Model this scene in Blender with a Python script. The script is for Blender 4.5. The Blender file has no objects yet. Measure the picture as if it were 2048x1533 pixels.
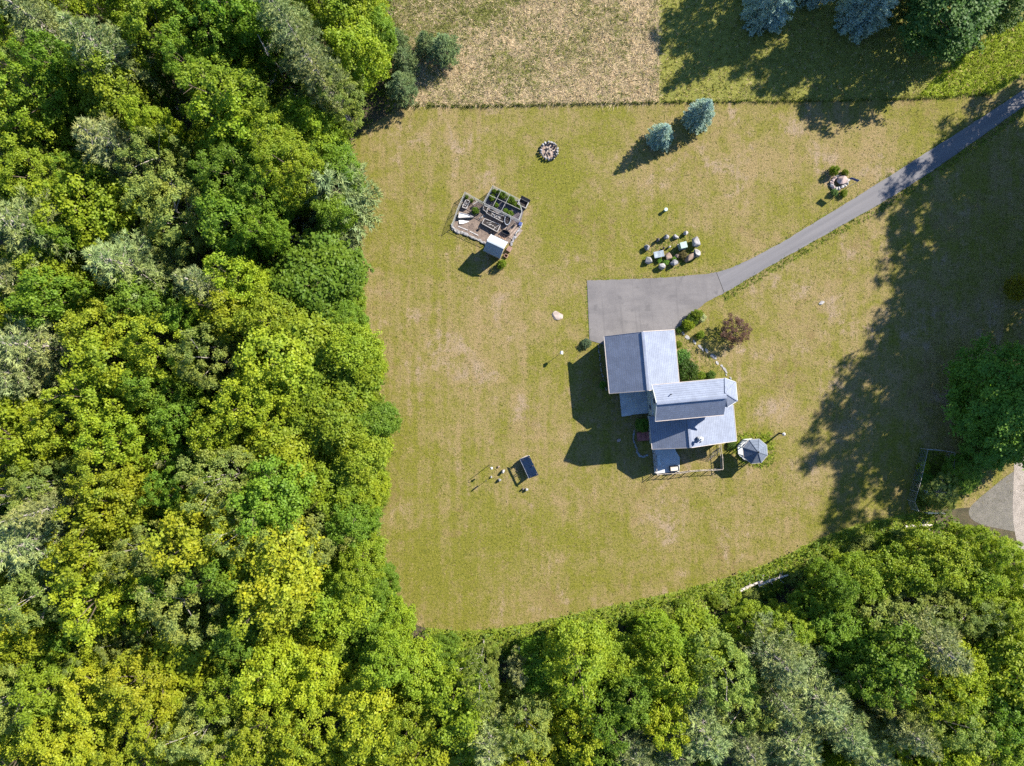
import bpy, bmesh, math, random
import numpy as np
from mathutils import Vector, Matrix, Euler

# ------------------------------------------------------------------ camera, sky, sun, exposure
sc = bpy.context.scene
col = sc.collection
H = 82.0                      # drone height above the lawn (m)
G = H / 1422.0                # metres per photo pixel on the ground
SUN = Vector((0.636, 0.483, 0.602)).normalized()

cam_d = bpy.data.cameras.new('camera'); cam = bpy.data.objects.new('camera', cam_d); col.objects.link(cam)
cam.location = (0, 0, H); cam.rotation_euler = (0, 0, 0)
cam_d.sensor_width = 36; cam_d.lens = 36 * 1422 / 2048; cam_d.clip_end = 3000; cam_d.clip_start = 0.5
sc.camera = cam

world = bpy.data.worlds.new('World'); sc.world = world; world.use_nodes = True
wn = world.node_tree.nodes; wl = world.node_tree.links
sky = wn.new('ShaderNodeTexSky'); sky.sky_type = 'NISHITA'; sky.sun_disc = False
sky.sun_elevation = math.radians(37); sky.sun_rotation = math.radians(52.8)
sky.air_density = 1.0; sky.dust_density = 0.0; sky.ozone_density = 6.0
wn['Background'].inputs['Strength'].default_value = 0.088
wl.new(sky.outputs['Color'], wn['Background'].inputs['Color'])

sun_d = bpy.data.lights.new('sun', 'SUN'); sun = bpy.data.objects.new('sun', sun_d); col.objects.link(sun)
sun_d.energy = 4.6; sun_d.angle = math.radians(0.53); sun_d.color = (1.0, 0.93, 0.80)
sun.rotation_euler = (-SUN).to_track_quat('-Z', 'Y').to_euler(); sun.location = (40, 30, 60)

sc.view_settings.view_transform = 'Standard'; sc.view_settings.look = 'None'
sc.view_settings.exposure = 1.82; sc.view_settings.gamma = 1.0
sc.render.engine = 'CYCLES'
sc.cycles.max_bounces = 10; sc.cycles.diffuse_bounces = 5; sc.cycles.transmission_bounces = 8
sc.cycles.transparent_max_bounces = 4; sc.cycles.use_denoising = False
sc.cycles.caustics_reflective = False; sc.cycles.caustics_refractive = False

random.seed(7); rng = np.random.default_rng(7)

# ------------------------------------------------------------------ helpers
def P(u, v, z=0.0):
    """photo pixel + height above the lawn -> the place on the property"""
    k = G * (1 - z / H)
    return Vector(((u - 1024) * k, (766.5 - v) * k, z))

def tag(o, label=None, cat=None, group=None, kind=None):
    if label: o['label'] = label
    if cat: o['category'] = cat
    if group: o['group'] = group
    if kind: o['kind'] = kind
    return o

def empty(name, loc=(0, 0, 0), rz=0.0, label=None, cat=None, group=None):
    o = bpy.data.objects.new(name, None); col.objects.link(o)
    o.location = loc; o.rotation_euler = (0, 0, rz); o.empty_display_size = 0.3
    return tag(o, label, cat, group)

ORD = ['first', 'second', 'third', 'fourth', 'fifth', 'sixth', 'seventh', 'eighth', 'ninth', 'tenth', 'eleventh', 'twelfth', 'thirteenth', 'fourteenth', 'fifteenth', 'sixteenth', 'seventeenth', 'eighteenth', 'nineteenth', 'twentieth', 'twenty-first', 'twenty-second', 'twenty-third', 'twenty-fourth', 'twenty-fifth', 'twenty-sixth', 'twenty-seventh', 'twenty-eighth', 'twenty-ninth', 'thirtieth']
class MB:
    """collects shapes; build() links them as one mesh object"""
    def __init__(s): s.v = []; s.f = []
    def add(s, vs, fs):
        n = len(s.v); s.v += [tuple(p) for p in vs]; s.f += [tuple(i + n for i in f) for f in fs]; return s
    def poly(s, pts): return s.add(pts, [tuple(range(len(pts)))])
    def box(s, c, size, rz=0.0, rot=None):
        x, y, z = (a / 2 for a in size)
        m = rot if rot is not None else Matrix.Rotation(rz, 3, 'Z')
        vs = [Vector(c) + m @ Vector(p) for p in ((-x,-y,-z),(x,-y,-z),(x,y,-z),(-x,y,-z),(-x,-y,z),(x,-y,z),(x,y,z),(-x,y,z))]
        return s.add(vs, [(0,3,2,1),(4,5,6,7),(0,1,5,4),(1,2,6,5),(2,3,7,6),(3,0,4,7)])
    def bar(s, a, b, w, h=None):
        a = Vector(a); b = Vector(b); d = b - a
        q = d.to_track_quat('X', 'Z').to_matrix()
        return s.box((a + b) / 2, (d.length, w, h or w), rot=q)
    def tube(s, a, b, r0, r1=None, n=6, cap=True):
        a = Vector(a); b = Vector(b); r1 = r0 if r1 is None else r1
        q = (b - a).to_track_quat('Z', 'Y').to_matrix()
        vs = [a + q @ Vector((r0*math.cos(2*math.pi*i/n), r0*math.sin(2*math.pi*i/n), 0)) for i in range(n)]
        vs += [b + q @ Vector((r1*math.cos(2*math.pi*i/n), r1*math.sin(2*math.pi*i/n), 0)) for i in range(n)]
        fs = [(i, (i+1) % n, n+(i+1) % n, n+i) for i in range(n)]
        if cap: fs += [tuple(range(n))[::-1], tuple(range(n, 2*n))]
        return s.add(vs, fs)
    def path(s, pts, rs, n=6):
        for i in range(len(pts) - 1): s.tube(pts[i], pts[i+1], rs[i], rs[i+1], n, cap=(i == len(pts) - 2))
        return s
    def prism(s, pts, z0, z1):
        n = len(pts)
        vs = [(p[0], p[1], z0) for p in pts] + [(p[0], p[1], z1) for p in pts]
        return s.add(vs, [tuple(range(n))[::-1], tuple(range(n, 2*n))] + [(i, (i+1) % n, n+(i+1) % n, n+i) for i in range(n)])
    def slab(s, pts, t):
        """polygon in space given a thickness straight down"""
        n = len(pts)
        vs = [Vector(p) for p in pts] + [Vector(p) - Vector((0, 0, t)) for p in pts]
        return s.add(vs, [tuple(range(n)), tuple(range(n, 2*n))[::-1]] + [(i, n+i, n+(i+1) % n, (i+1) % n) for i in range(n)])
    def mesh(s, name):
        me = bpy.data.meshes.new(name); me.from_pydata(s.v, [], s.f); me.update()
        bm = bmesh.new(); bm.from_mesh(me); bmesh.ops.recalc_face_normals(bm, faces=bm.faces); bm.to_mesh(me); bm.free()
        return me
    def build(s, name, m, parent=None, loc=None, rz=None, smooth=False):
        me = s.mesh(name); me.materials.append(m)
        if smooth: me.polygons.foreach_set('use_smooth', [True] * len(me.polygons))
        return link(name, me, parent, loc, rz)

def link(name, me, parent=None, loc=None, rz=None):
    o = bpy.data.objects.new(name, me); col.objects.link(o)
    if parent: o.parent = parent
    if loc is not None: o.location = loc
    if rz is not None: o.rotation_euler = (0, 0, rz)
    return o

# ------------------------------------------------------------------ materials
class NT:
    def __init__(s, name):
        s.m = bpy.data.materials.new(name); s.m.use_nodes = True
        s.t = s.m.node_tree; s.n = s.t.nodes; s.l = s.t.links
        s.b = s.n['Principled BSDF']; s.out = s.n['Material Output']
        s.b.inputs['Specular IOR Level'].default_value = 0.25
    def new(s, t, **kw):
        o = s.n.new(t)
        for k, v in kw.items(): setattr(o, k, v)
        return o
    def coord(s, scale=(1, 1, 1), world=True, rot=0.0):
        if world:
            g = s.new('ShaderNodeNewGeometry'); src = g.outputs['Position']
        else:
            g = s.new('ShaderNodeTexCoord'); src = g.outputs['Object']
        for sc_, ro in (((1, 1, 1), rot), (scale, 0.0)):      # turn first, then stretch
            mp = s.new('ShaderNodeMapping'); mp.inputs['Scale'].default_value = sc_; mp.inputs['Rotation'].default_value = (0, 0, ro)
            s.l.new(src, mp.inputs['Vector']); src = mp.outputs['Vector']
        return src
    def noise(s, vec, scale, detail=3, rough=0.55, dist=0.0):
        n = s.new('ShaderNodeTexNoise'); n.inputs['Scale'].default_value = scale
        n.inputs['Detail'].default_value = detail; n.inputs['Roughness'].default_value = rough; n.inputs['Distortion'].default_value = dist
        s.l.new(vec, n.inputs['Vector']); return n.outputs['Fac']
    def ramp(s, fac, a, b, lo=0.0, hi=1.0, smooth=True):
        r = s.new('ShaderNodeMapRange'); r.interpolation_type = 'SMOOTHSTEP' if smooth else 'LINEAR'
        r.inputs['From Min'].default_value = a; r.inputs['From Max'].default_value = b
        r.inputs['To Min'].default_value = lo; r.inputs['To Max'].default_value = hi
        s.l.new(fac, r.inputs['Value']); return r.outputs['Result']
    def mix(s, fac, a, b, mode='MIX'):
        x = s.new('ShaderNodeMix'); x.data_type = 'RGBA'; x.blend_type = mode
        for i, val in ((0, fac), (6, a), (7, b)):
            if hasattr(val, 'is_linked'): s.l.new(val, x.inputs[i])
            elif i == 0: x.inputs[0].default_value = val
            else: x.inputs[i].default_value = (*val, 1)
        return x.outputs[2]
    def math(s, op, a, b=0.0, c=0.0):
        x = s.new('ShaderNodeMath'); x.operation = op
        for i, val in enumerate((a, b, c)):
            if hasattr(val, 'is_linked'): s.l.new(val, x.inputs[i])
            else: x.inputs[i].default_value = val
        return x.outputs[0]
    def base(s, c):
        if hasattr(c, 'is_linked'): s.l.new(c, s.b.inputs['Base Color'])
        else: s.b.inputs['Base Color'].default_value = (*c, 1)
    def rough(s, r): s.b.inputs['Roughness'].default_value = r; return s
    def bump(s, h, strength=0.5, dist=0.05):
        b = s.new('ShaderNodeBump'); b.inputs['Strength'].default_value = strength; b.inputs['Distance'].default_value = dist
        s.l.new(h, b.inputs['Height']); s.l.new(b.outputs['Normal'], s.b.inputs['Normal'])

_cache = {}
def plain(name, c, rough=0.7, var=0.25, scale=3.0, spec=0.25, metal=0.0, bump=0.0):
    """a surface of one colour with mottled wear"""
    if name in _cache: return _cache[name]
    t = NT(name); v = t.coord(world=False)
    n = t.noise(v, scale, 4); d = tuple(x * (1 - var) for x in c); u = tuple(min(1, x * (1 + var * 0.7)) for x in c)
    t.base(t.mix(t.ramp(n, 0.3, 0.7), d, u)); t.rough(rough)
    t.b.inputs['Specular IOR Level'].default_value = spec; t.b.inputs['Metallic'].default_value = metal
    if bump: t.bump(n, bump, 0.05)
    _cache[name] = t.m; return t.m

def leaf_material(name, transl=0.48, fresh=(1.18, 1.10, 0.8)):
    """leaf colour comes from the tree's own object colour; single leaves differ a little"""
    t = NT(name)
    oi = t.new('ShaderNodeObjectInfo')
    at = t.new('ShaderNodeAttribute'); at.attribute_name = 'tint'
    d = t.mix(1.0, oi.outputs['Color'], (0.62, 0.70, 0.72), 'MULTIPLY')
    u = t.mix(1.0, oi.outputs['Color'], fresh, 'MULTIPLY')
    c = t.mix(at.outputs['Fac'], d, u)
    hue = t.ramp(t.noise(t.coord(world=True), 0.42, 3, 0.6), .34, .66)
    c = t.mix(1.0, c, t.mix(hue, (0.90, 0.98, 1.08), (1.08, 1.03, 0.90)), 'MULTIPLY')
    t.base(c); t.rough(0.55); t.b.inputs['Specular IOR Level'].default_value = 0.22
    tr = t.new('ShaderNodeBsdfTranslucent')
    tc = t.mix(1.0, c, (1.08, 1.2, 0.5), 'MULTIPLY')
    t.l.new(tc, tr.inputs['Color'])
    mx = t.new('ShaderNodeMixShader'); mx.inputs[0].default_value = transl
    t.l.new(t.b.outputs[0], mx.inputs[1]); t.l.new(tr.outputs[0], mx.inputs[2])
    t.l.new(mx.outputs[0], t.out.inputs['Surface'])
    return t.m

M_LEAF = leaf_material('broad_leaves')
M_NEEDLE = leaf_material('needles', 0.15, (1.3, 1.2, 1.05))
M_BARK = plain('bark', (0.10, 0.075, 0.055), 0.9, 0.4, 4, bump=0.4)
M_BARK_GREY = plain('grey_bark', (0.26, 0.23, 0.21), 0.9, 0.35, 4)
M_DEAD = plain('weathered_dead_wood', (0.40, 0.35, 0.32), 0.9, 0.3, 3)
# ------------------------------------------------------------------ ground surfaces
def sheet(name, pts, z, m, kind='structure'):
    """flat polygon given in photo pixels on the ground"""
    mb = MB(); mb.poly([(*P(u, v).xy, z) for u, v in pts])
    o = mb.build(name, m); o['kind'] = kind; return o

def smooth_line(pts, n=6):
    """Catmull-Rom through pixel points"""
    p = [np.array(q, float) for q in pts]; p = [2*p[0]-p[1]] + p + [2*p[-1]-p[-2]]; out = []
    for i in range(1, len(p) - 2):
        for k in range(n):
            t = k / n
            out.append(0.5*((2*p[i]) + (-p[i-1]+p[i+1])*t + (2*p[i-1]-5*p[i]+4*p[i+1]-p[i+2])*t*t + (-p[i-1]+3*p[i]-3*p[i+1]+p[i+2])*t**3))
    out.append(p[-2]); return [tuple(q) for q in out]

def lawn_material():
    t = NT('mown_lawn'); v = t.coord()
    fine = t.noise(v, 4.2, 5, 0.72); grain = t.noise(v, 11.0, 3, 0.75)
    med = t.noise(v, 0.42, 5, 0.62, 0.6); large = t.noise(v, 0.085, 3, 0.5, 0.4); pinkn = t.noise(v, 0.22, 5, 0.66, 0.8)
    st = t.noise(t.coord((1.1, 0.07, 1)), 1.0, 3, 0.6); st2 = t.noise(t.coord((2.6, 0.16, 1), rot=0.05), 1.0, 2, 0.6)
    # patches that are drier (+) or greener (-) : centre pixel, radius pixel, amount
    blobs = [(985, 660, 130, .22), (960, 780, 90, .14), (1480, 300, 130, .20), (1700, 320, 150, .16), (1600, 600, 150, .14), (1480, 720, 70, .16), (1560, 830, 60, .22),
             (1330, 1000, 160, .12), (1300, 350, 110, .10), (1230, 600, 80, -.05), (830, 1120, 110, -.20), (800, 900, 90, -.12), (1090, 360, 80, -.24), (1330, 430, 70, -.12),
             (1130, 450, 80, -.2), (1420, 490, 60, -.22), (880, 500, 60, -.10), (1150, 1080, 120, -.10), (1000, 1080, 120, -.10), (1460, 670, 60, -.06), (1530, 880, 60, -.28),
             (900, 260, 90, .08), (820, 350, 70, .05), (1620, 920, 110, -.02), (1870, 700, 220, .14), (1000, 560, 60, .12), (1250, 220, 110, -.06), (1180, 300, 90, -.1)]
    sv = t.new('ShaderNodeSeparateXYZ'); g = t.new('ShaderNodeNewGeometry'); t.l.new(g.outputs['Position'], sv.inputs[0])
    S = lambda x, a, b: t.ramp(x, a, b, 0.0, 1.0, False)
    clump = t.noise(v, 1.35, 4, 0.62, 0.5)
    dry = t.math('ADD', t.math('MULTIPLY', S(med, .28, .72), 0.48), t.math('MULTIPLY', S(large, .32, .68), 0.26))
    dry = t.math('ADD', dry, t.math('MULTIPLY', S(st, .32, .68), 0.20)); dry = t.math('ADD', dry, t.math('MULTIPLY', S(st2, .3, .7), 0.10))
    dry = t.math('ADD', dry, t.math('MULTIPLY', S(clump, .30, .70), 0.26))
    dry = t.math('ADD', dry, t.math('MULTIPLY', S(fine, .28, .72), 0.22)); dry = t.math('ADD', dry, t.math('MULTIPLY', S(grain, .28, .72), 0.16))
    for u, w, r, a in blobs:
        c = P(u, w)
        d = t.new('ShaderNodeVectorMath'); d.operation = 'DISTANCE'; t.l.new(g.outputs['Position'], d.inputs[0]); d.inputs[1].default_value = c
        dry = t.math('ADD', dry, t.ramp(d.outputs['Value'], 0.0, r * G * 1.15, a * 1.0, 0.0))
    mow = t.math('MULTIPLY', t.math('SINE', t.math('ADD', t.math('MULTIPLY', sv.outputs['X'], 5.6), t.math('MULTIPLY', large, 9.0))), 0.05)
    dry = t.math('ADD', dry, t.math('MULTIPLY', mow, t.ramp(sv.outputs['X'], 2.0, -4.0)))
    # faint worn wheel tracks: pixel column, from row, to row, amount
    for u0, v0, v1, am in ((908, 215, 470, .22), (935, 225, 420, .10), (955, 600, 900, .10), (1042, 640, 860, .16), (905, 560, 760, .10), (870, 900, 1220, -.12), (940, 1000, 1230, -.08), (1120, 980, 1150, .10)):
        xx = t.math('ABSOLUTE', t.math('SUBTRACT', t.math('ADD', sv.outputs['X'], t.math('MULTIPLY', t.math('SUBTRACT', large, 0.5), 3.0)), (u0 - 1024) * G))
        rows = t.math('MULTIPLY', t.ramp(sv.outputs['Y'], (766 - v0)*G + .8, (766 - v0)*G - 1.5), t.ramp(sv.outputs['Y'], (766 - v1)*G - 1.5, (766 - v1)*G + 2.5))
        dry = t.math('ADD', dry, t.math('MULTIPLY', t.math('MULTIPLY', t.ramp(xx, 0.2, 0.75, 1.0, 0.0), rows), am))
    # two wheel tracks running down towards the wood
    wob = t.math('MULTIPLY', t.math('SUBTRACT', large, 0.5), 2.2)
    for u0 in (1386, 1401):
        xx = t.math('ABSOLUTE', t.math('SUBTRACT', t.math('ADD', sv.outputs['X'], wob), (u0 - 1024) * G))
        band = t.ramp(xx, 0.12, 0.5, 1.0, 0.0)
        south = t.ramp(sv.outputs['Y'], -11.5, -14, 0.0, 1.0)
        dry = t.math('ADD', dry, t.math('MULTIPLY', t.math('MULTIPLY', band, south), -0.11))
    k = t.ramp(dry, 0.56, 1.22)
    green = t.mix(S(fine, .3, .7), (0.080, 0.084, 0.011), (0.160, 0.150, 0.024))
    straw = t.mix(S(grain, .3, .7), (0.118, 0.086, 0.038), (0.262, 0.198, 0.098))
    c = t.mix(k, green, straw)
    pk = t.math('MULTIPLY', t.ramp(pinkn, 0.50, 0.64), t.ramp(dry, 0.86, 1.2))
    c = t.mix(t.math('MULTIPLY', pk, 0.7), c, t.mix(S(grain, .3, .7), (0.125, 0.090, 0.068), (0.325, 0.250, 0.190)))
    br = t.math('MULTIPLY', t.ramp(t.noise(v, 0.17, 4, 0.6, 1.0), 0.56, 0.68), t.ramp(clump, .42, .6))
    c = t.mix(t.math('MULTIPLY', br, 0.5), c, t.mix(S(grain, .3, .7), (0.070, 0.050, 0.017), (0.165, 0.115, 0.045)))
    dead = t.ramp(t.noise(v, 2.6, 4, 0.7), 0.60, 0.74)
    c = t.mix(t.math('MULTIPLY', dead, 0.38), c, (0.29, 0.235, 0.145))
    sp = t.ramp(t.noise(v, 6.5, 2, 0.5), 0.32, 0.46, 0.62, 0.0)
    c = t.mix(sp, c, (0.045, 0.052, 0.010))
    t.base(c); t.rough(0.85); t.b.inputs['Specular IOR Level'].default_value = 0.1
    t.bump(t.math('ADD', fine, grain), 0.9, 0.10)
    return t.m
M_LAWN = lawn_material()
ground = MB(); ground.poly([(-500, -500, 0), (500, -500, 0), (500, 500, 0), (-500, 500, 0)])
g = ground.build('ground', M_LAWN); g['kind'] = 'structure'

def earth_material(name, a, b, c, s=1.0):
    t = NT(name); v = t.coord()
    n1 = t.noise(v, 0.8*s, 5, 0.65); n2 = t.noise(v, 6*s, 4, 0.7); n3 = t.noise(v, 18*s, 2, 0.6)
    k = t.mix(t.ramp(n1, .35, .65), a, b); k = t.mix(t.ramp(n2, .5, .72), k, c); k = t.mix(t.ramp(n3, .35, .25), k, tuple(x*.35 for x in a))
    t.base(k); t.rough(.95); t.bump(t.math('ADD', n2, n3), .8, .12); return t.m
M_LITTER = earth_material('leaf_litter', (0.05, 0.042, 0.026), (0.09, 0.068, 0.042), (0.05, 0.075, 0.02))
M_MEADOW = earth_material('meadow_soil_and_thatch', (0.19, 0.155, 0.065), (0.28, 0.215, 0.13), (0.09, 0.10, 0.025))
M_LUSH = earth_material('rough_grass_soil', (0.06, 0.075, 0.016), (0.09, 0.095, 0.025), (0.13, 0.11, 0.05))

east_edge = [(800, -60), (778, 60), (760, 130), (800, 205), (725, 262), (700, 300), (716, 400), (690, 480), (722, 560), (722, 650), (752, 740), (766, 850), (768, 950), (758, 1050), (772, 1150), (800, 1232), (850, 1256)]
lawn_south = [(850, 1256), (940, 1263), (1050, 1250), (1180, 1222), (1300, 1196), (1400, 1172), (1500, 1142), (1580, 1108), (1640, 1078), (1720, 1050), (1800, 1032), (1860, 1022)]
edge = smooth_line(east_edge, 3)[:-1] + smooth_line(lawn_south, 3)
sheet('forest_floor', edge + [(2000, 1010), (2260, 1180), (2260, 1760), (-260, 1760), (-260, -260), (800, -260)], 0.004, M_LITTER)
M_STRIP = earth_material('grass_strip_sward', (0.115, 0.125, 0.022), (0.165, 0.165, 0.032), (0.20, 0.16, 0.07))
sheet('grass_strip', [(1318, 206), (1420, 204), (1700, 203), (1900, 196), (1990, 190), (2048, 150), (2100, 110), (2260, 0), (2260, -260), (1318, -260)], 0.012, M_STRIP)
sheet('meadow', [(770, 214), (1000, 213), (1200, 209), (1420, 204), (1700, 203), (1900, 196), (1990, 190), (2048, 150), (2100, 110), (2260, 0), (2260, -260), (800, -260), (800, 0), (778, 60), (790, 150)], 0.008, M_MEADOW)

# driveway
north = smooth_line([(1174, 561.5), (1240, 559.5), (1320, 556), (1400, 549.5), (1440, 543), (1485, 526), (1560, 487), (1640, 439), (1700, 402), (1780, 352), (1860, 301), (1950, 244), (2050, 178), (2200, 78)], 8)
south = smooth_line([(2240, 95), (2100, 178), (1990, 254), (1900, 317), (1850, 352), (1760, 408), (1650, 470), (1560, 521), (1500, 556), (1449, 586), (1410, 607), (1375, 637), (1352, 660)], 8)
def asphalt():
    t = NT('worn_asphalt'); v = t.coord()
    a = t.noise(v, 0.35, 5, 0.6, 0.5); b = t.noise(v, 14, 3, 0.7); s = t.noise(t.coord((0.35, 1.6, 1), rot=-0.09), 1.0, 3, 0.55); cr = t.noise(v, 0.9, 6, 0.7, 1.2)
    c = t.mix(t.ramp(t.math('ADD', t.math('MULTIPLY', a, .7), t.math('MULTIPLY', s, .3)), .35, .65), (0.085, 0.080, 0.084), (0.122, 0.114, 0.116))
    c = t.mix(t.ramp(b, .35, .75, 0.0, 0.45), c, (0.165, 0.155, 0.155))
    line = t.ramp(t.math('ABSOLUTE', t.math('SUBTRACT', cr, 0.5)), 0.0, 0.009, 0.8, 0.0)
    c = t.mix(t.math('MULTIPLY', line, t.ramp(a, .5, .6)), c, (0.06, 0.058, 0.06))
    st = t.ramp(t.noise(v, 0.75, 3, .5), .60, .70, 0, .45); c = t.mix(st, c, (0.062, 0.059, 0.062))
    ty = t.ramp(t.noise(t.coord((2.4, 0.10, 1), rot=-0.09), 1.0, 2, .5), .56, .68, 0, .30); c = t.mix(ty, c, (0.070, 0.066, 0.069))
    t.base(c); t.rough(.9); t.bump(b, .3, .02); return t.m
def asphalt_smooth():
    t = NT('smooth_asphalt'); v = t.coord(); rot = -0.53
    a = t.noise(t.coord((0.06, 1.5, 1), rot=rot), 1.0, 3, .6); b = t.noise(v, 15, 3, .7)
    c = t.mix(t.ramp(a, .3, .7), (0.092, 0.090, 0.099), (0.120, 0.116, 0.124)); c = t.mix(t.ramp(b, .4, .75, 0, .35), c, (0.16, 0.153, 0.158))
    t.base(c); t.rough(.85); t.bump(b, .25, .02); return t.m
M_ASPH = asphalt(); M_ASPH2 = asphalt_smooth()
# the apron in front of the garage and the lane are two pours that meet at a seam
iN = next(i for i, p in enumerate(north) if p[0] > 1432); iS = next(i for i, p in enumerate(south) if p[0] < 1449)
NS, SS = (1432, 544.8), (1448, 586.6)
_r = random.Random(31)
north = [(u + _r.uniform(-.5, .5), v + _r.uniform(-.7, .7)) if 0 < i < len(north)-1 else (u, v) for i, (u, v) in enumerate(north)]; south = [(u + _r.uniform(-.5, .5), v + _r.uniform(-.7, .7)) for u, v in south]
sheet('driveway_apron', north[:iN] + [NS, SS] + south[iS:] + [(1349, 672), (1208, 690), (1179, 681)], 0.045, M_ASPH)
sheet('driveway', [(NS[0]+.8, NS[1]-.4)] + north[iN:] + south[:iS] + [(SS[0]+.8, SS[1]-.4)], 0.040, M_ASPH2)
for nm, zz, ring in (('driveway_apron_edge', .045, north[:iN] + [NS, SS] + south[iS:] + [(1349, 672), (1208, 690), (1179, 681)]), ('driveway_edge', .040, [(NS[0]+.8, NS[1]-.4)] + north[iN:] + south[:iS] + [(SS[0]+.8, SS[1]-.4)])):
    mb = MB(); q = [P(u, v) for u, v in ring]
    for i in range(len(q)):
        a, b = q[i], q[(i+1) % len(q)]
        mb.poly([(a.x, a.y, zz), (b.x, b.y, zz), (b.x, b.y, -.02), (a.x, a.y, -.02)])
    o = mb.build(nm, M_ASPH); o['kind'] = 'structure'

# gravel lane in the lower right
M_GRAVEL = earth_material('pale_gravel', (0.22, 0.19, 0.165), (0.30, 0.26, 0.23), (0.36, 0.32, 0.29), 1.6)
M_GRAVEL2 = earth_material('grey_gravel', (0.12, 0.11, 0.10), (0.16, 0.145, 0.13), (0.12, 0.12, 0.06), 1.6)
sheet('gravel_apron', smooth_line([(2100, 900), (2020, 948), (1985, 975), (1955, 1000), (1938, 1020), (1945, 1040), (1985, 1055), (2100, 1075)], 4), 0.012, M_GRAVEL2)
sheet('gravel_road', smooth_line([(2030, 880), (2027, 960), (2026, 1040), (2040, 1120), (2048, 1200), (2046, 1300)], 4) + [(2130, 1300), (2130, 880)], 0.018, M_GRAVEL)

# ------------------------------------------------------------------ grasses (uncountable: one object each)
def in_poly(x, y, poly):
    inside = np.zeros(len(x), bool); n = len(poly); j = n - 1
    for i in range(n):
        xi, yi = poly[i]; xj, yj = poly[j]
        c = ((yi > y) != (yj > y)) & (x < (xj - xi) * (y - yi) / (yj - yi + 1e-12) + xi)
        inside ^= c; j = i
    return inside

def tri_mesh(name, tris, tint, mats, col_attr=None):
    """tris (N,k,3) faces of k corners, tint (N,)"""
    n, k = tris.shape[:2]
    me = bpy.data.meshes.new(name); me.vertices.add(n*k); me.vertices.foreach_set('co', tris.reshape(-1).astype(np.float32))
    me.loops.add(n*k); me.loops.foreach_set('vertex_index', np.arange(n*k, dtype=np.int32))
    me.polygons.add(n); me.polygons.foreach_set('loop_start', np.arange(0, n*k, k, dtype=np.int32)); me.polygons.foreach_set('loop_total', np.full(n, k, dtype=np.int32))
    a = me.attributes.new('tint', 'FLOAT', 'FACE'); a.data.foreach_set('value', tint.astype(np.float32))
    if col_attr is not None:
        a = me.attributes.new('hue', 'FLOAT', 'FACE'); a.data.foreach_set('value', col_attr.astype(np.float32))
    me.update(); me.validate()
    for m in mats: me.materials.append(m)
    return me

def grass_material(name, green, straw):
    t = NT(name)
    at = t.new('ShaderNodeAttribute'); at.attribute_name = 'tint'; hu = t.new('ShaderNodeAttribute'); hu.attribute_name = 'hue'
    c = t.mix(hu.outputs['Fac'], green, straw)
    c = t.mix(1.0, c, t.mix(at.outputs['Fac'], (0.6, 0.62, 0.6), (1.35, 1.3, 1.2)), 'MULTIPLY')
    t.base(c); t.rough(.7); t.b.inputs['Specular IOR Level'].default_value = .15
    tr = t.new('ShaderNodeBsdfTranslucent'); t.l.new(c, tr.inputs['Color'])
    mx = t.new('ShaderNodeMixShader'); mx.inputs[0].default_value = .3
    t.l.new(t.b.outputs[0], mx.inputs[1]); t.l.new(tr.outputs[0], mx.inputs[2]); t.l.new(mx.outputs[0], t.out.inputs['Surface'])
    return t.m

def vnoise(x, y, s, seed):
    """cheap smooth noise for patchy growth"""
    r = np.random.default_rng(seed); o = np.zeros_like(x)
    for k in range(6):
        a = r.uniform(0, 2*np.pi); f = s * r.uniform(.6, 1.7); o += np.sin((x*np.cos(a)+y*np.sin(a))*f + r.uniform(0, 6.3)) * np.cos((x*np.sin(a)-y*np.cos(a))*f*.8 + r.uniform(0, 6.3))
    return np.clip(.5 + o / 5, 0, 1)

def grass(name, poly_px, density, blades, length, width, lean, straw_fn, mat, seed, zbase=.0, excl=None):
    r = np.random.default_rng(seed)
    pw = np.array([P(u, v).xy[:] for u, v in poly_px]); lo, hi = pw.min(0), pw.max(0)
    n = int((hi - lo).prod() * density); x = r.uniform(lo[0], hi[0], n); y = r.uniform(lo[1], hi[1], n)
    ok = in_poly(x, y, pw)
    for ring in excl or ():
        ok &= ~in_poly(x, y, np.array([P(u, v).xy[:] for u, v in ring]))
    x, y = x[ok], y[ok]; n = len(x)
    st = straw_fn(x, y, r)
    bx = np.repeat(x, blades) + r.normal(0, .06, n*blades); by = np.repeat(y, blades) + r.normal(0, .06, n*blades)
    N = n*blades; tl = np.repeat(r.normal(0, 1, (n, 2)), blades, 0) * .8 + r.normal(0, 1, (N, 2)) * .8
    L = length * np.repeat(r.uniform(.6, 1.3, n), blades) * r.uniform(.7, 1.2, N)
    tipx = bx + tl[:, 0]*lean*L; tipy = by + tl[:, 1]*lean*L; tipz = L*np.clip(1.05 - lean*.45*np.hypot(tl[:, 0], tl[:, 1]), .2, 1)
    a = r.uniform(0, 2*np.pi, N); w = width*r.uniform(.6, 1.3, N)
    t = np.stack([np.stack([bx - w*np.cos(a), by - w*np.sin(a), np.full(N, zbase)], 1), np.stack([bx + w*np.cos(a), by + w*np.sin(a), np.full(N, zbase)], 1), np.stack([tipx, tipy, tipz + zbase], 1)], 1)
    hue = np.clip(np.repeat(st, blades) + r.normal(0, .12, N), 0, 1)
    me = tri_mesh(name, t, np.clip(np.repeat(r.uniform(0, 1, n), blades)*.6 + r.uniform(0, .4, N), 0, 1), [mat], hue)
    return link(name, me)

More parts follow.
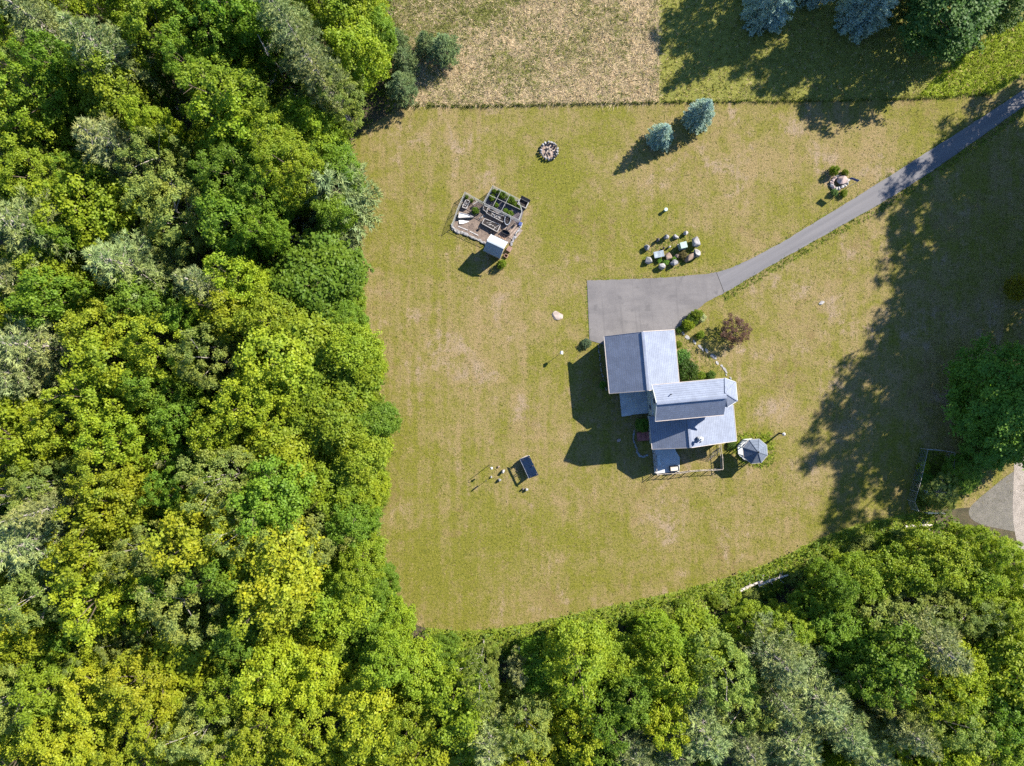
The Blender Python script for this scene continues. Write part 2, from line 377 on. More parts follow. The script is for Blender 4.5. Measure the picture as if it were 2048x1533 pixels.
M_TALL = grass_material('meadow_grass', (0.175, 0.195, 0.045), (0.52, 0.42, 0.29))
def straw_meadow(x, y, r):
    u = x / G + 1024; v = 766.5 - y / G
    east = np.clip((u - 760) / 520, 0, 1)
    p = np.clip((vnoise(x, y, 1.1, 3)*.55 + vnoise(x, y, .35, 4)*.55 - .55) * 1.1 + .42 + .50*east, 0, 1)
    south = np.clip((v - 150) / 60, 0, 1)*.25
    k = (r.uniform(0, 1, len(x)) < np.clip(p*.85 + south, .12, .9)).astype(float)
    k = np.where(u > 1318, np.where(r.uniform(0, 1, len(x)) < .16 + .2*np.clip((v-140)/60, 0, 1), .9, .12), k)
    return k
tg = grass('tall_meadow_grass', [(786, 212), (1000, 211), (1200, 207), (1320, 204), (1318, -40), (780, -40), (782, 60), (795, 150)], 30, 7, .42, .030, .85, straw_meadow, M_TALL, 11)
tag(tg, 'tall unmown straw and green meadow grass above the lawn', 'grass', kind='stuff')
M_MID = grass_material('strip_grass', (0.20, 0.215, 0.028), (0.42, 0.34, 0.19))
tg = grass('strip_grass', [(1322, 203), (1420, 202), (1700, 201), (1830, 197), (1870, 150), (1960, 60), (2030, 0), (2030, -40), (1320, -40)], 16, 5, .20, .045, .6, straw_meadow, M_MID, 12)
tag(tg, 'shorter green grass strip right of the straw meadow, under the blue spruces', 'grass', kind='stuff')
M_LUSHG = grass_material('lush_weeds', (0.235, 0.31, 0.020), (0.42, 0.33, 0.15))
def straw_some(p):
    return lambda x, y, r: (r.uniform(0, 1, len(x)) < p).astype(float)*.85
M_WEEDSOIL = earth_material('weedy_soil', (0.13, 0.175, 0.016), (0.17, 0.215, 0.020), (0.20, 0.18, 0.05))
sheet('weed_patch', [(1835, 197), (1900, 194), (1985, 189), (2040, 153), (2110, 104), (2110, 20), (1990, 60), (1930, 110), (1870, 155)], 0.016, M_WEEDSOIL)
tg = grass('lush_weeds', [(1835, 196), (1900, 193), (1985, 188), (2040, 152), (2110, 100), (2110, 20), (1990, 60), (1930, 110), (1870, 155)], 26, 6, .36, .055, .7, straw_some(.1), M_LUSHG, 13)
tag(tg, 'bright yellow-green weeds beside the upper end of the driveway', 'weeds', kind='stuff')
south_band = smooth_line(lawn_south, 3); band = [(u, v - 1) for u, v in south_band] + [(u + 16, v + 44 + 8*math.sin(u*.05)) for u, v in reversed(south_band)]
M_VERGE = earth_material('verge_soil', (0.10, 0.135, 0.018), (0.15, 0.185, 0.026), (0.18, 0.16, 0.05))
sheet('verge', band, 0.010, M_VERGE)
M_EDGEG = grass_material('woods_edge_grass', (0.20, 0.265, 0.022), (0.26, 0.22, 0.09))
tg = grass('woods_edge_grass', band, 24, 5, .32, .05, .8, straw_some(.07), M_EDGEG, 14)
tag(tg, 'long bright green grass along the lower edge of the mown lawn', 'grass', kind='stuff')
M_SHADE_SEAM = grass_material('meadow_shade_line_grass', (0.10, 0.135, 0.02), (0.3, 0.25, 0.12))  # darker, denser blades added to put the meadow edge's shadow line into colour
tg = grass('meadow_shade_line_grass', [(800, 211), (1000, 210.5), (1200, 206.5), (1420, 202), (1700, 201), (1900, 193.5), (1985, 188), (1986, 190), (1900, 196), (1700, 203.5), (1420, 205), (1200, 209.5), (1000, 213.5), (800, 214)], 60, 6, .44, .035, .35, straw_some(.15), M_SHADE_SEAM, 18)
tag(tg, 'dark long grass added as the shade line where the meadow meets the mown lawn', 'grass', kind='stuff')
# fringes of longer grass hugging the driveway and the garden
M_FRINGE = grass_material('fringe_grass', (0.135, 0.185, 0.018), (0.26, 0.21, 0.09))
fr = [(u - 0.5, v - 0.5) for u, v in south if 1440 < u < 2060]; fr2 = [(u + 6.5, v + 13) for u, v in south if 1440 < u < 2060]
tg = grass('driveway_fringe', fr + fr2[::-1], 26, 5, .15, .045, .7, straw_some(.08), M_FRINGE, 15)
tag(tg, 'strip of lush green grass along the lower edge of the driveway', 'grass', kind='stuff')
# short tufts that roughen the mown lawn
M_TUFT = grass_material('lawn_tufts', (0.095, 0.110, 0.014), (0.27, 0.205, 0.105))
def straw_lawn(x, y, r):
    p = np.clip(vnoise(x, y, .8, 21)*.6 + vnoise(x, y, .25, 22)*.5, 0, 1)
    return (r.uniform(0, 1, len(x)) < np.clip(p*1.1 - .1, .1, .9)).astype(float)*r.uniform(.6, 1, len(x))
lawn_poly = [(790, 214), (1000, 215), (1420, 207), (1985, 192), (2060, 150), (2060, 1000), (1860, 1020), (1720, 1048)] + list(reversed([(u, v-3) for u, v in lawn_south[:10]])) + [(800, 1232), (772, 1150), (758, 1050), (768, 950), (766, 850), (752, 740), (722, 650), (722, 560), (690, 480), (716, 400), (700, 300), (725, 262)]
drive_ring = north + south + [(1349, 672), (1208, 690), (1179, 681)]
tg = grass('lawn_tufts', lawn_poly, 8, 3, .085, .040, 1.0, straw_lawn, M_TUFT, 16, excl=[drive_ring, [(932, 388), (968, 410), (988, 376), (1038, 402), (1046, 420), (1040, 448), (1020, 484), (1014, 512), (974, 497), (904, 458)], [(1240, 788), (1296, 786), (1300, 832), (1243, 834)], [(1300, 890), (1363, 890), (1363, 945), (1311, 947)]])
tag(tg, 'short patchy green and straw-coloured tufts of the mown lawn', 'grass', kind='stuff')

nf = [(u, v + .6) for u, v in north if u < 2060]; nf2 = [(u - 1.5, v - 5) for u, v in north if u < 2060]
tg = grass('driveway_upper_fringe', nf + nf2[::-1], 24, 4, .12, .04, .9, straw_some(.3), M_FRINGE, 19); tag(tg, 'ragged grass along the upper edge of the driveway and apron', 'grass', kind='stuff')
tg = grass('apron_side_fringe', [(1171, 558), (1175, 560), (1181, 683), (1176, 683)], 26, 5, .14, .04, .8, straw_some(.15), M_FRINGE, 20); tag(tg, 'ragged grass along the left edge of the paved apron', 'grass', kind='stuff')
tg = grass('gazebo_grass', [(1462, 868), (1500, 866), (1546, 866), (1550, 900), (1546, 932), (1520, 936), (1480, 925), (1466, 900)], 26, 6, .26, .05, .7, straw_some(.08), M_EDGEG, 22); tag(tg, 'rough uncut green grass around the gazebo', 'grass', kind='stuff')
tg = grass('stone_circle_grass', [(1284, 488), (1312, 476), (1350, 466), (1375, 462), (1398, 480), (1400, 515), (1372, 530), (1340, 542), (1312, 542), (1286, 528)], 17, 5, .16, .04, .8, straw_some(.25), M_FRINGE, 23); tag(tg, 'longer untrimmed grass among the boulders of the stone circle', 'grass', kind='stuff')
tg = grass('garage_bed_grass', [(1352, 665), (1362, 700), (1378, 750), (1450, 745), (1425, 715), (1395, 690), (1375, 668)], 12, 5, .14, .04, .8, straw_some(.35), M_FRINGE, 24); tag(tg, 'uneven grass between the garage, the main wing and the stepping stones', 'grass', kind='stuff')

tg = grass('plot_weeds', [(1841, 900), (1890, 906), (1886, 980), (1860, 1018), (1824, 1014), (1832, 955)], 22, 6, .4, .055, .7, straw_some(.03), M_FRINGE, 25); tag(tg, 'dense green weeds filling the shaded fenced plot', 'weeds', kind='stuff')
# ------------------------------------------------------------------ house
TH = math.radians(5.3)
HO = P(1300, 830)

def shingle(name, c, along):
    """asphalt shingles: courses run along the eave; one darker line per course"""
    t = NT(name); v = t.coord(world=False)
    sp = t.new('ShaderNodeSeparateXYZ'); t.l.new(v, sp.inputs[0]); k = sp.outputs['XYZ'.index(along)]
    course = t.math('FRACT', t.math('MULTIPLY', k, 1/0.22))
    n = t.noise(v, 9, 3, .7); n2 = t.noise(v, 1.1, 4, .6)
    sc_ = (9, 3, 3) if along == 'Y' else (3, 9, 3)
    tab = t.noise(t.coord(tuple(1.2*a for a in sc_), world=False), 1.0, 2, .6)
    b = t.mix(t.ramp(n2, .3, .7), tuple(x*.86 for x in c), tuple(x*1.1 for x in c))
    b = t.mix(t.ramp(tab, .35, .7, 0, .5), b, tuple(x*.72 for x in c)); b = t.mix(t.ramp(n, .5, .8, 0, .5), b, tuple(min(1, x*1.35) for x in c))
    b = t.mix(t.ramp(course, .0, .25, .8, 0), b, tuple(x*.40 for x in c))
    t.base(b); t.rough(.9); t.b.inputs['Specular IOR Level'].default_value = .2
    t.bump(course, .55, .03); return t.m
ROOF = (0.168, 0.190, 0.250)
M_ROOF_EW = shingle('grey_shingles', ROOF, 'X')        # slopes facing left/right: courses stacked along x
M_ROOF_NS = shingle('grey_shingles_cross', ROOF, 'Y')
M_SIDING = None
def siding():
    t = NT('pale_clapboard'); v = t.coord(world=False); sp = t.new('ShaderNodeSeparateXYZ'); t.l.new(v, sp.inputs[0])
    f = t.math('FRACT', t.math('MULTIPLY', sp.outputs['Z'], 1/.13)); n = t.noise(v, 2, 3)
    c = t.mix(t.ramp(n, .3, .7), (0.42, 0.47, 0.47), (0.50, 0.55, 0.54)); c = t.mix(t.ramp(f, 0, .12, .5, 0), c, (.25, .28, .28))
    t.base(c); t.rough(.6); t.bump(f, .5, .02); return t.m
M_SIDING = siding()
M_TRIM = plain('white_trim', (0.46, 0.46, 0.455), .5, .08)
M_FASCIA = plain('cream_fascia', (0.36, 0.315, 0.285), .55, .12)
M_GLASS = plain('window_glass', (0.02, 0.025, 0.03), .08, .1, spec=.6)
M_DECK = plain('grey_deck', (0.36, 0.385, 0.42), .75, .14, .9)
M_CONC = plain('concrete', (0.30, 0.29, 0.28), .9, .2, 2)
M_METAL = plain('galvanised_metal', (0.55, 0.56, 0.57), .35, .15, metal=.7)
M_BLACK = plain('black_metal', (0.02, 0.02, 0.022), .5, .2)
M_RED = plain('faded_red_paint', (0.23, 0.085, 0.085), .7, .18)
M_WHITE = plain('white_paint', (0.46, 0.46, 0.46), .5, .1)

house = empty('house', (HO.x, HO.y, 0), TH, 'grey-roofed two-storey house with attached garage below the paved driveway', 'house')
def hb(mb, name, m, parent=house): return mb.build(name, m, parent)

def pitched(name, quad, m, parent=house, t=.14, fascia=True):
    """one roof slope: quad ordered eave-a, eave-b, ridge-b, ridge-a, in house coordinates"""
    o = MB().slab(quad, t).build(name, m, parent)
    if fascia:
        f = MB(); a, b = Vector(quad[0]), Vector(quad[1]); d = (b - a).normalized(); out = (a - Vector(quad[3])); out.z = 0; out.normalize()
        c0 = a + out*.032 - Vector((0, 0, .06)); c1 = b + out*.032 - Vector((0, 0, .06))
        f.bar(c0, c1, .06, .16)
        f.build('gutter', M_FASCIA, o)
    return o

# garage wing
W = MB().prism([(-4.55, 3.25), (2.55, 3.25), (2.55, 9.02), (-4.55, 9.02)], 0, 3.45); hb(W, 'garage_wall', M_SIDING)
for y in (3.27, 9.0):
    gb = MB(); gb.add([(-4.55, y, 3.45), (2.55, y, 3.45), (-1.0, y, 5.40), (-4.55, y+.02, 3.45), (2.55, y+.02, 3.45), (-1.0, y+.02, 5.40)], [(0, 1, 2), (5, 4, 3), (0, 3, 4, 1), (1, 4, 5, 2), (2, 5, 3, 0)])
    hb(gb, 'garage_gable', M_SIDING)
pitched('garage_roof_slope', [(-4.90, 9.30, 3.52), (-4.90, 2.98, 3.52), (-1.02, 2.98, 5.6), (-1.02, 9.30, 5.6)], M_ROOF_EW)
pitched('garage_roof_slope', [(2.86, 2.98, 3.52), (2.86, 9.30, 3.52), (-1.02, 9.30, 5.6), (-1.02, 2.98, 5.6)], M_ROOF_EW)
hb(MB().bar((-1.02, 2.98, 5.62), (-1.02, 9.30, 5.62), .26, .05), 'ridge_cap', M_ROOF_EW)
rk = MB()
for y in (9.325, 2.955):
    rk.bar((-4.90, y, 3.46), (-1.02, y, 5.54), .05, .18); rk.bar((2.86, y, 3.46), (-1.02, y, 5.54), .05, .18)
    r_ = rk.build('rake_board', M_FASCIA, house); rk = MB()
for x in (-3.0, 1.0):
    d = MB().box((x, 9.045, 1.15), (2.7, .05, 2.3)).build('garage_door', M_TRIM, house)
    for k in range(3): MB().box((x, 9.085, .5 + k*.62), (2.5, .03, .5)).build('door_panel', M_WHITE, d)

# main two-storey wing
W = MB().prism([(-.2, 0.0), (6.2, 0.0), (6.2, 3.22), (-.2, 3.22)], 0, 6.95); hb(W, 'main_wall', M_SIDING)
for x in (-.2, 6.18):
    hb(MB().add([(x, 0, 6.95), (x, 3.22, 6.95), (x, 1.61, 8.32), (x+.02, 0, 6.95), (x+.02, 3.22, 6.95), (x+.02, 1.61, 8.32)], [(0, 2, 1), (3, 4, 5), (0, 1, 4, 3), (1, 2, 5, 4), (2, 0, 3, 5)]), 'main_gable', M_SIDING)
pitched('main_roof_slope', [(6.92, 3.52, 6.92), (-.80, 3.52, 6.92), (-.80, 1.61, 8.52), (6.46, 1.61, 8.52)], M_ROOF_NS)
pitched('main_roof_slope', [(-.80, -.29, 6.92), (6.46, -.29, 6.92), (6.46, 1.61, 8.52), (-.80, 1.61, 8.52)], M_ROOF_NS)
hb(MB().bar((-.80, 1.61, 8.54), (6.48, 1.61, 8.54), .24, .05), 'ridge_cap', M_ROOF_NS)
for a, b in (((-.825, -.29, 6.86), (-.825, 1.61, 8.46)), ((-.825, 3.52, 6.86), (-.825, 1.61, 8.46))):
    hb(MB().bar(a, b, .05, .18), 'rake_board', M_TRIM)
hb(MB().tube((.88, 2.42, 7.6), (.88, 2.42, 8.35), .05, n=8), 'vent_pipe', M_BLACK)
# bay with its faceted hip roof
bay = [(6.2, 3.3), (6.85, 3.3), (7.75, 2.88), (7.75, 1.2), (6.85, .76), (6.2, .76)]
hb(MB().prism(bay, 0, 6.95), 'bay_wall', M_SIDING)
ev = [(6.30, 3.55), (6.92, 3.55), (8.02, 3.03), (8.02, 1.05), (6.95, .51), (6.47, .51)]
apex = (6.44, 2.03, 8.24)
for i in (1, 2, 3, 4):
    a, b = ev[i], ev[i+1]
    o = MB().slab([(*b, 6.93), (*a, 6.93), apex], .1).build('bay_roof_facet', M_ROOF_EW if i in (1, 2, 3) else M_ROOF_NS, house)
    MB().bar((*a, 6.86), (*b, 6.86), .09, .14).build('gutter', M_TRIM, o)
for i in (1, 2, 3, 4):
    hb(MB().bar((*ev[i], 6.95), apex, .11, .05), 'hip_cap', M_ROOF_EW)
# windows in the left gable wall and on the other walls that a step aside would show
def window(c, w, h, axis):
    n = Vector((-1, 0, 0)) if axis == '-x' else Vector((0, 1, 0)) if axis == '+y' else Vector((1, 0, 0)) if axis == '+x' else Vector((0, -1, 0))
    hz = axis[1] == 'x'
    f = MB().box(Vector(c) + n*.03, (.06, w+.2, h+.2) if hz else (w+.2, .06, h+.2)).build('window', M_TRIM, house)
    for s in (-1, 1):
        cc = Vector(c) + n*.065 + Vector((0, 0, s*(h/4)))
        MB().box(cc, (.02, w-.08, h/2-.06) if hz else (w-.08, .02, h/2-.06)).build('pane', M_GLASS, f)
window((-.2, 1.75, 4.6), .62, 1.15, '-x'); window((-.2, .95, 1.9), .62, 1.15, '-x')
window((1.2, 3.22, 5.2), .8, 1.3, '+y'); window((3.4, 3.22, 5.2), .8, 1.3, '+y'); window((4.2, 3.22, 1.6), .9, 1.3, '+y')
window((7.75, 2.04, 5.2), .9, 1.4, '+x'); window((7.75, 2.04, 1.7), .9, 1.4, '+x'); window((2.55, 6.2, 1.7), .9, 1.2, '+x')
window((-4.55, 6.2, 1.7), .9, 1.2, '-x')
hb(MB().bar((-.215, 3.1, .2), (-.215, 3.1, 6.8), .07), 'downspout', M_TRIM); hb(MB().bar((-.215, .1, .2), (-.215, .1, 6.8), .07), 'downspout', M_TRIM)
hb(MB().box((-.27, .75, 3.05), (.14, 4.0, .1)), 'belt_board', M_TRIM)

# lower wing with the long shallow right-hand slope
hb(MB().prism([(-.35, -3.3), (8.5, -3.3), (8.5, .30), (6.3, .30), (6.3, -.06), (-.35, -.06)], 0, 2.45), 'low_wall', M_SIDING)
hb(MB().add([(-.35, -3.3, 2.45), (8.5, -3.3, 2.45), (3.1, -3.3, 4.92), (-.35, -3.3, 3.05), (-.35, -3.28, 2.45), (8.5, -3.28, 2.45), (3.1, -3.28, 4.92), (-.35, -3.28, 3.05)], [(0, 1, 2, 3), (7, 6, 5, 4), (0, 3, 7, 4), (3, 2, 6, 7), (2, 1, 5, 6)]), 'low_gable', M_SIDING)
hb(MB().box((-.34, -1.68, 2.78), (.04, 3.2, .66)), 'low_side_wall', M_SIDING)
pitched('low_roof_slope', [(-.70, -.02, 3.18), (-.70, -3.62, 3.18), (3.10, -3.62, 5.10), (3.10, -.02, 5.10)], M_ROOF_EW)
pitched('low_roof_slope', [(8.85, -3.62, 2.62), (8.85, .42, 2.62), (3.10, .42, 5.10), (3.10, -3.62, 5.10)], M_ROOF_EW)
hb(MB().bar((3.10, -3.62, 5.12), (3.10, -.02, 5.12), .26, .05), 'ridge_cap', M_ROOF_EW)
hb(MB().bar((-.70, -3.645, 3.11), (3.10, -3.645, 5.03), .05, .17), 'rake_board', M_FASCIA); hb(MB().bar((8.85, -3.645, 2.55), (3.10, -3.645, 5.03), .05, .17), 'rake_board', M_FASCIA)
ch = MB().box((4.15, -2.75, 4.75), (.42, .42, .9)).tube((4.15, -2.75, 5.2), (4.15, -2.75, 5.75), .13, n=10).build('chimney', M_METAL, house)
MB().tube((4.15, -2.75, 5.75), (4.15, -2.75, 5.82), .26, .22, n=10).tube((4.15, -2.75, 5.62), (4.15, -2.75, 5.97), .24, .05, n=10).build('chimney_cap', M_WHITE, ch)
MB().bar((4.25, -2.85, 4.75), (4.55, -2.95, 4.35), .05).tube((4.45, -3.1, 4.2), (4.45, -3.1, 4.8), .07, n=8).build('small_flue', M_METAL, ch)
# glass door and red step below the wing
d = hb(MB().box((2.0, -3.325, 1.05), (1.7, .05, 2.1)), 'patio_door', M_TRIM); MB().box((1.6, -3.36, 1.05), (.7, .02, 1.9)).build('pane', M_GLASS, d); MB().box((2.4, -3.36, 1.05), (.7, .02, 1.9)).build('pane', M_GLASS, d)
d = hb(MB().box((-.375, -2.4, 1.35), (.05, .95, 2.1)), 'side_door', M_TRIM); MB().tube((-.42, -2.1, 1.3), (-.42, -2.0, 1.3), .03).build('handle', M_METAL, d)

# flat patio slabs
def slab_thing(name, pts, z0, z1, m, label, cat, parent_rot=TH):
    o = MB().prism(pts, z0, z1).build(name, m, None, (HO.x, HO.y, 0), TH); return tag(o, label, cat)
slab_thing('side_deck', [(-3.30, .10), (-2.2, .16), (-2.18, .22), (-.23, .22), (-.23, 3.22), (-3.30, 3.22)], 0, .28, M_DECK, 'flat grey deck in the shade between garage and two-storey wing', 'deck')
slab_thing('rear_deck', [(-.12, -6.78), (2.72, -6.78), (2.92, -5.2), (2.5, -4.35), (2.5, -3.64), (-.12, -3.64)], 0, .26, M_DECK, 'grey deck below the lower wing, railed along its left side', 'deck')
st = empty('side_steps', (HO.x, HO.y, 0), TH, 'faded red wooden steps at the shaded left side door', 'steps')
for k in range(3):
    MB().box((-1.5 + k*.5, -2.4, .10 + k*.12), (.48, .98, .08)).build('tread', M_RED, st)
for y in (-2.86, -1.94): MB().box((-1.0, y, .1), (1.5, .05, .2)).build('stringer', M_RED, st)
mt = MB().box((1.95, -3.86, .275), (.95, .34, .03)).build('door_mat', M_RED, None, (HO.x, HO.y, 0), TH); tag(mt, 'small dark red mat by the door on the rear deck', 'mat')
# bench and box on the deck
t_ = empty('deck_bench', (HO.x, HO.y, 0), TH, 'narrow pale bench standing on the rear deck near its left rail', 'bench')
MB().box((.40, -5.25, .68), (.36, 1.15, .05)).build('seat', plain('pale_seat', (.36, .40, .44), .6), t_)
for y in (-5.7, -4.8):
    for x in (.28, .52): MB().box((x, y, .455), (.05, .05, .39)).build('leg', M_METAL, t_)
t_ = empty('deck_box', (HO.x, HO.y, 0), TH, 'dark framed planter box with pale top at the deck front edge', 'planter')
for c_, s_ in (((2.1, -6.62, .5), (1.02, .06, .48)), ((2.1, -6.08, .5), (1.02, .06, .48)), ((1.62, -6.35, .5), (.06, .48, .48)), ((2.58, -6.35, .5), (.06, .48, .48))):
    MB().box(c_, s_).build('side_board', M_BLACK, t_)
MB().box((2.1, -6.35, .62), (.88, .46, .12)).build('cushion', plain('pale_cushion', (.42, .38, .33), .9), t_)

# railings: rustic peeled-pole fence round the small yard
M_POLE = plain('peeled_pole', (0.30, 0.26, 0.225), .8, .25, 3)
def pole_fence(name, pts, h, label, z0=0.0, picket=.32, wob=.06):
    f = empty(name, (HO.x, HO.y, 0), TH, label, 'fence'); r = random.Random(name + label)
    pts = [Vector((p[0], p[1], 0)) for p in pts]; line = []
    for a, b in zip(pts, pts[1:]):
        n = max(1, round((b - a).length / 1.0))
        line += [a + (b - a)*i/n + Vector((r.uniform(-wob, wob), r.uniform(-wob, wob), 0)) for i in range(n)]
    line.append(pts[-1])
    for p in line: MB().tube((p.x, p.y, 0), (p.x, p.y, h + r.uniform(.0, .12)), .055, .045, 7).build('post', M_POLE, f)
    for a, b in zip(line, line[1:]):
        for zz in (z0 + .18, h - .04):
            MB().tube((a.x, a.y, zz + r.uniform(-.03, .03)), (b.x, b.y, zz + r.uniform(-.03, .03)), .038, .03, 6).build('rail', M_POLE, f)
        n = max(2, int((b - a).length / picket))
        for i in range(1, n):
            q = a + (b - a)*i/n; MB().tube((q.x, q.y, z0 + .1), (q.x + r.uniform(-.05, .05), q.y, h - .03), .018, n=5).build('picket', M_POLE, f)
    return f
pole_fence('deck_railing', [(-.06, -3.7), (-.10, -5.2), (-.05, -6.72)], 1.35, 'pale railing down the left side of the rear deck', .26, .22, .02)
pole_fence('pole_fence', [(.06, -6.86), (2.6, -6.86), (5.0, -6.85), (7.45, -6.92)], 1.0, 'peeled-pole fence along the bottom of the small yard under the house', 0, .3, .05)
pole_fence('pole_fence', [(7.50, -6.80), (7.62, -5.6), (7.50, -4.6), (7.56, -3.75)], 1.0, 'peeled-pole fence at the right end of the small yard, facing the gazebo', 0, .3, .06)
# leaning bean-pole trellis inside the yard
tr = empty('trellis', (HO.x, HO.y, 0), TH, 'pale pole trellis standing inside the fenced yard beside the gazebo', 'trellis')
for k in range(6):
    a = (6.15 + k*.2, -6.0 + .12*k, 0); MB().tube(a, (6.55 + k*.2, -4.6 + .05*k, 1.5), .022, .015, 5).build('pole', M_POLE, tr)
for k in range(4): MB().tube((6.2 + k*.1, -5.7 + k*.33, .3 + k*.35), (7.3 + k*.1, -5.1 + k*.3, .3 + k*.35), .02, n=5).build('crossbar', M_POLE, tr)

# ------------------------------------------------------------------ gazebo
gc = P(1496, 899)
M_GZ = shingle('gazebo_shingles', (0.105, 0.125, 0.165), 'Z')
gz = empty('gazebo', (gc.x, gc.y, 0), TH, 'small octagonal gazebo with grey shingled roof and white railings', 'gazebo')
R8 = [(math.cos(math.radians(22.5 + 45*i)), math.sin(math.radians(22.5 + 45*i))) for i in range(8)]
MB().prism([(1.32*x, 1.32*y) for x, y in R8], 0, .22).build('floor', M_DECK, gz)
for i in range(8):
    x, y = R8[i]; x2, y2 = R8[(i+1) % 8]
    MB().tube((1.25*x, 1.25*y, .2), (1.25*x, 1.25*y, 2.42), .06, n=8).build('post', M_WHITE, gz)
    MB().bar((1.25*x, 1.25*y, 2.38), (1.25*x2, 1.25*y2, 2.38), .08, .14).build('beam', M_WHITE, gz)
    if i != 3:
        rl = MB().bar((1.25*x, 1.25*y, 1.05), (1.25*x2, 1.25*y2, 1.05), .09, .06).bar((1.25*x, 1.25*y, .32), (1.25*x2, 1.25*y2, .32), .07, .06).build('railing', M_WHITE, gz)
        for k in range(1, 6):
            q = Vector((1.25*x, 1.25*y)).lerp(Vector((1.25*x2, 1.25*y2)), k/6); MB().tube((q.x, q.y, .3), (q.x, q.y, 1.05), .018, n=5).build('baluster', M_WHITE, rl)
    o = MB().slab([(1.46*x, 1.46*y, 2.45), (1.46*x2, 1.46*y2, 2.45), (0, 0, 3.45)], .06).build('roof_facet', M_GZ, gz)
    MB().bar((1.46*x, 1.46*y, 2.42), (1.46*x2, 1.46*y2, 2.42), .03, .08).build('edge_board', M_FASCIA, o)
    MB().bar((1.46*x, 1.46*y, 2.47), (0, 0, 3.47), .06, .03).build('hip_cap', M_GZ, gz)
MB().tube((0, 0, 3.4), (0, 0, 3.58), .11, .08, 8).tube((0, 0, 3.58), (0, 0, 3.78), .07, .0, 8).build('finial', M_BLACK, gz)

# lamp post right of the gazebo, birdhouse pole left of the garage
def lamp(u, v, h, label):
    p = P(u, v); o = empty('lamp_post', p, 0, label, 'lamp')
    MB().tube((0, 0, 0), (0, 0, h-.3), .11, .09, 10).build('pole', M_BLACK, o); MB().tube((0, 0, h-.34), (0, 0, h-.05), .13, .17, 10).build('lantern', M_CONC, o); MB().tube((0, 0, h-.05), (0, 0, h+.08), .20, .05, 10).build('cap', M_CONC, o)
lamp(1558, 867, 1.55, 'short white-topped lamp post on bare ground right of the gazebo')
p = P(1121, 707); o = empty('birdhouse_pole', p, 0, 'white birdhouse on a thin pole left of the garage', 'birdhouse')
MB().tube((0, 0, 0), (0, 0, 1.5), .025, n=6).build('pole', M_METAL, o)
MB().box((0, 0, 1.62), (.24, .26, .26)).build('box', M_WHITE, o)
MB().add([(-.17, -.18, 1.75), (.17, -.18, 1.75), (.17, .18, 1.75), (-.17, .18, 1.75), (0, -.18, 1.88), (0, .18, 1.88)], [(0, 1, 4), (3, 5, 2), (0, 4, 5, 3), (1, 2, 5, 4), (0, 3, 2, 1)]).build('roof', M_WHITE, o)

# ------------------------------------------------------------------ stones
def stone_mat(name, c): return plain(name, c, .9, .35, 2.2, .15, bump=.5)
M_STONE = stone_mat('grey_fieldstone', (0.20, 0.195, 0.205)); M_STONE_L = stone_mat('pale_fieldstone', (0.26, 0.25, 0.25)); M_STONE_B = stone_mat('brown_fieldstone', (0.19, 0.14, 0.11)); M_STONE_D = stone_mat('dark_fieldstone', (0.09, 0.08, 0.08)); M_SLATE = stone_mat('blue_slate', (0.22, 0.255, 0.29))
def rock_mesh(seed, n=18, flat=.25):
    """angular boulder: hull of scattered points, cut flat underneath; unit size"""
    r = random.Random(seed); bm = bmesh.new()
    for i in range(n):
        v = Vector((r.gauss(0, 1), r.gauss(0, 1), r.gauss(0, 1))).normalized() * r.uniform(.82, 1.08)
        v.x *= .5; v.y *= .5; v.z = max(v.z*.62 + .45, -.03) if v.z*.62+.45 > flat*.4 else -.03
        bm.verts.new(v)
    ret = bmesh.ops.convex_hull(bm, input=bm.verts)
    for v in [v for v in bm.verts if not v.link_faces]: bm.verts.remove(v)
    bmesh.ops.bevel(bm, geom=list(bm.edges), offset=.035, segments=1, affect='EDGES', profile=.6)
    me = bpy.data.meshes.new('stone'); bm.to_mesh(me); bm.free(); return me
ROCKS = {}
def rock(seed, m):
    k = (seed % 7, m.name)
    if k not in ROCKS: me = rock_mesh(seed % 7); me.materials.append(m); ROCKS[k] = me
    return ROCKS[k]
def boulder(u, v, sx, sy, h, rz, m, label, cat='boulder', name='boulder', seed=0, group=None):
    p = P(u, v); o = link(name, rock(seed, m), None, p, math.radians(rz)); o.scale = (sx, sy, h); return tag(o, label, cat, group)

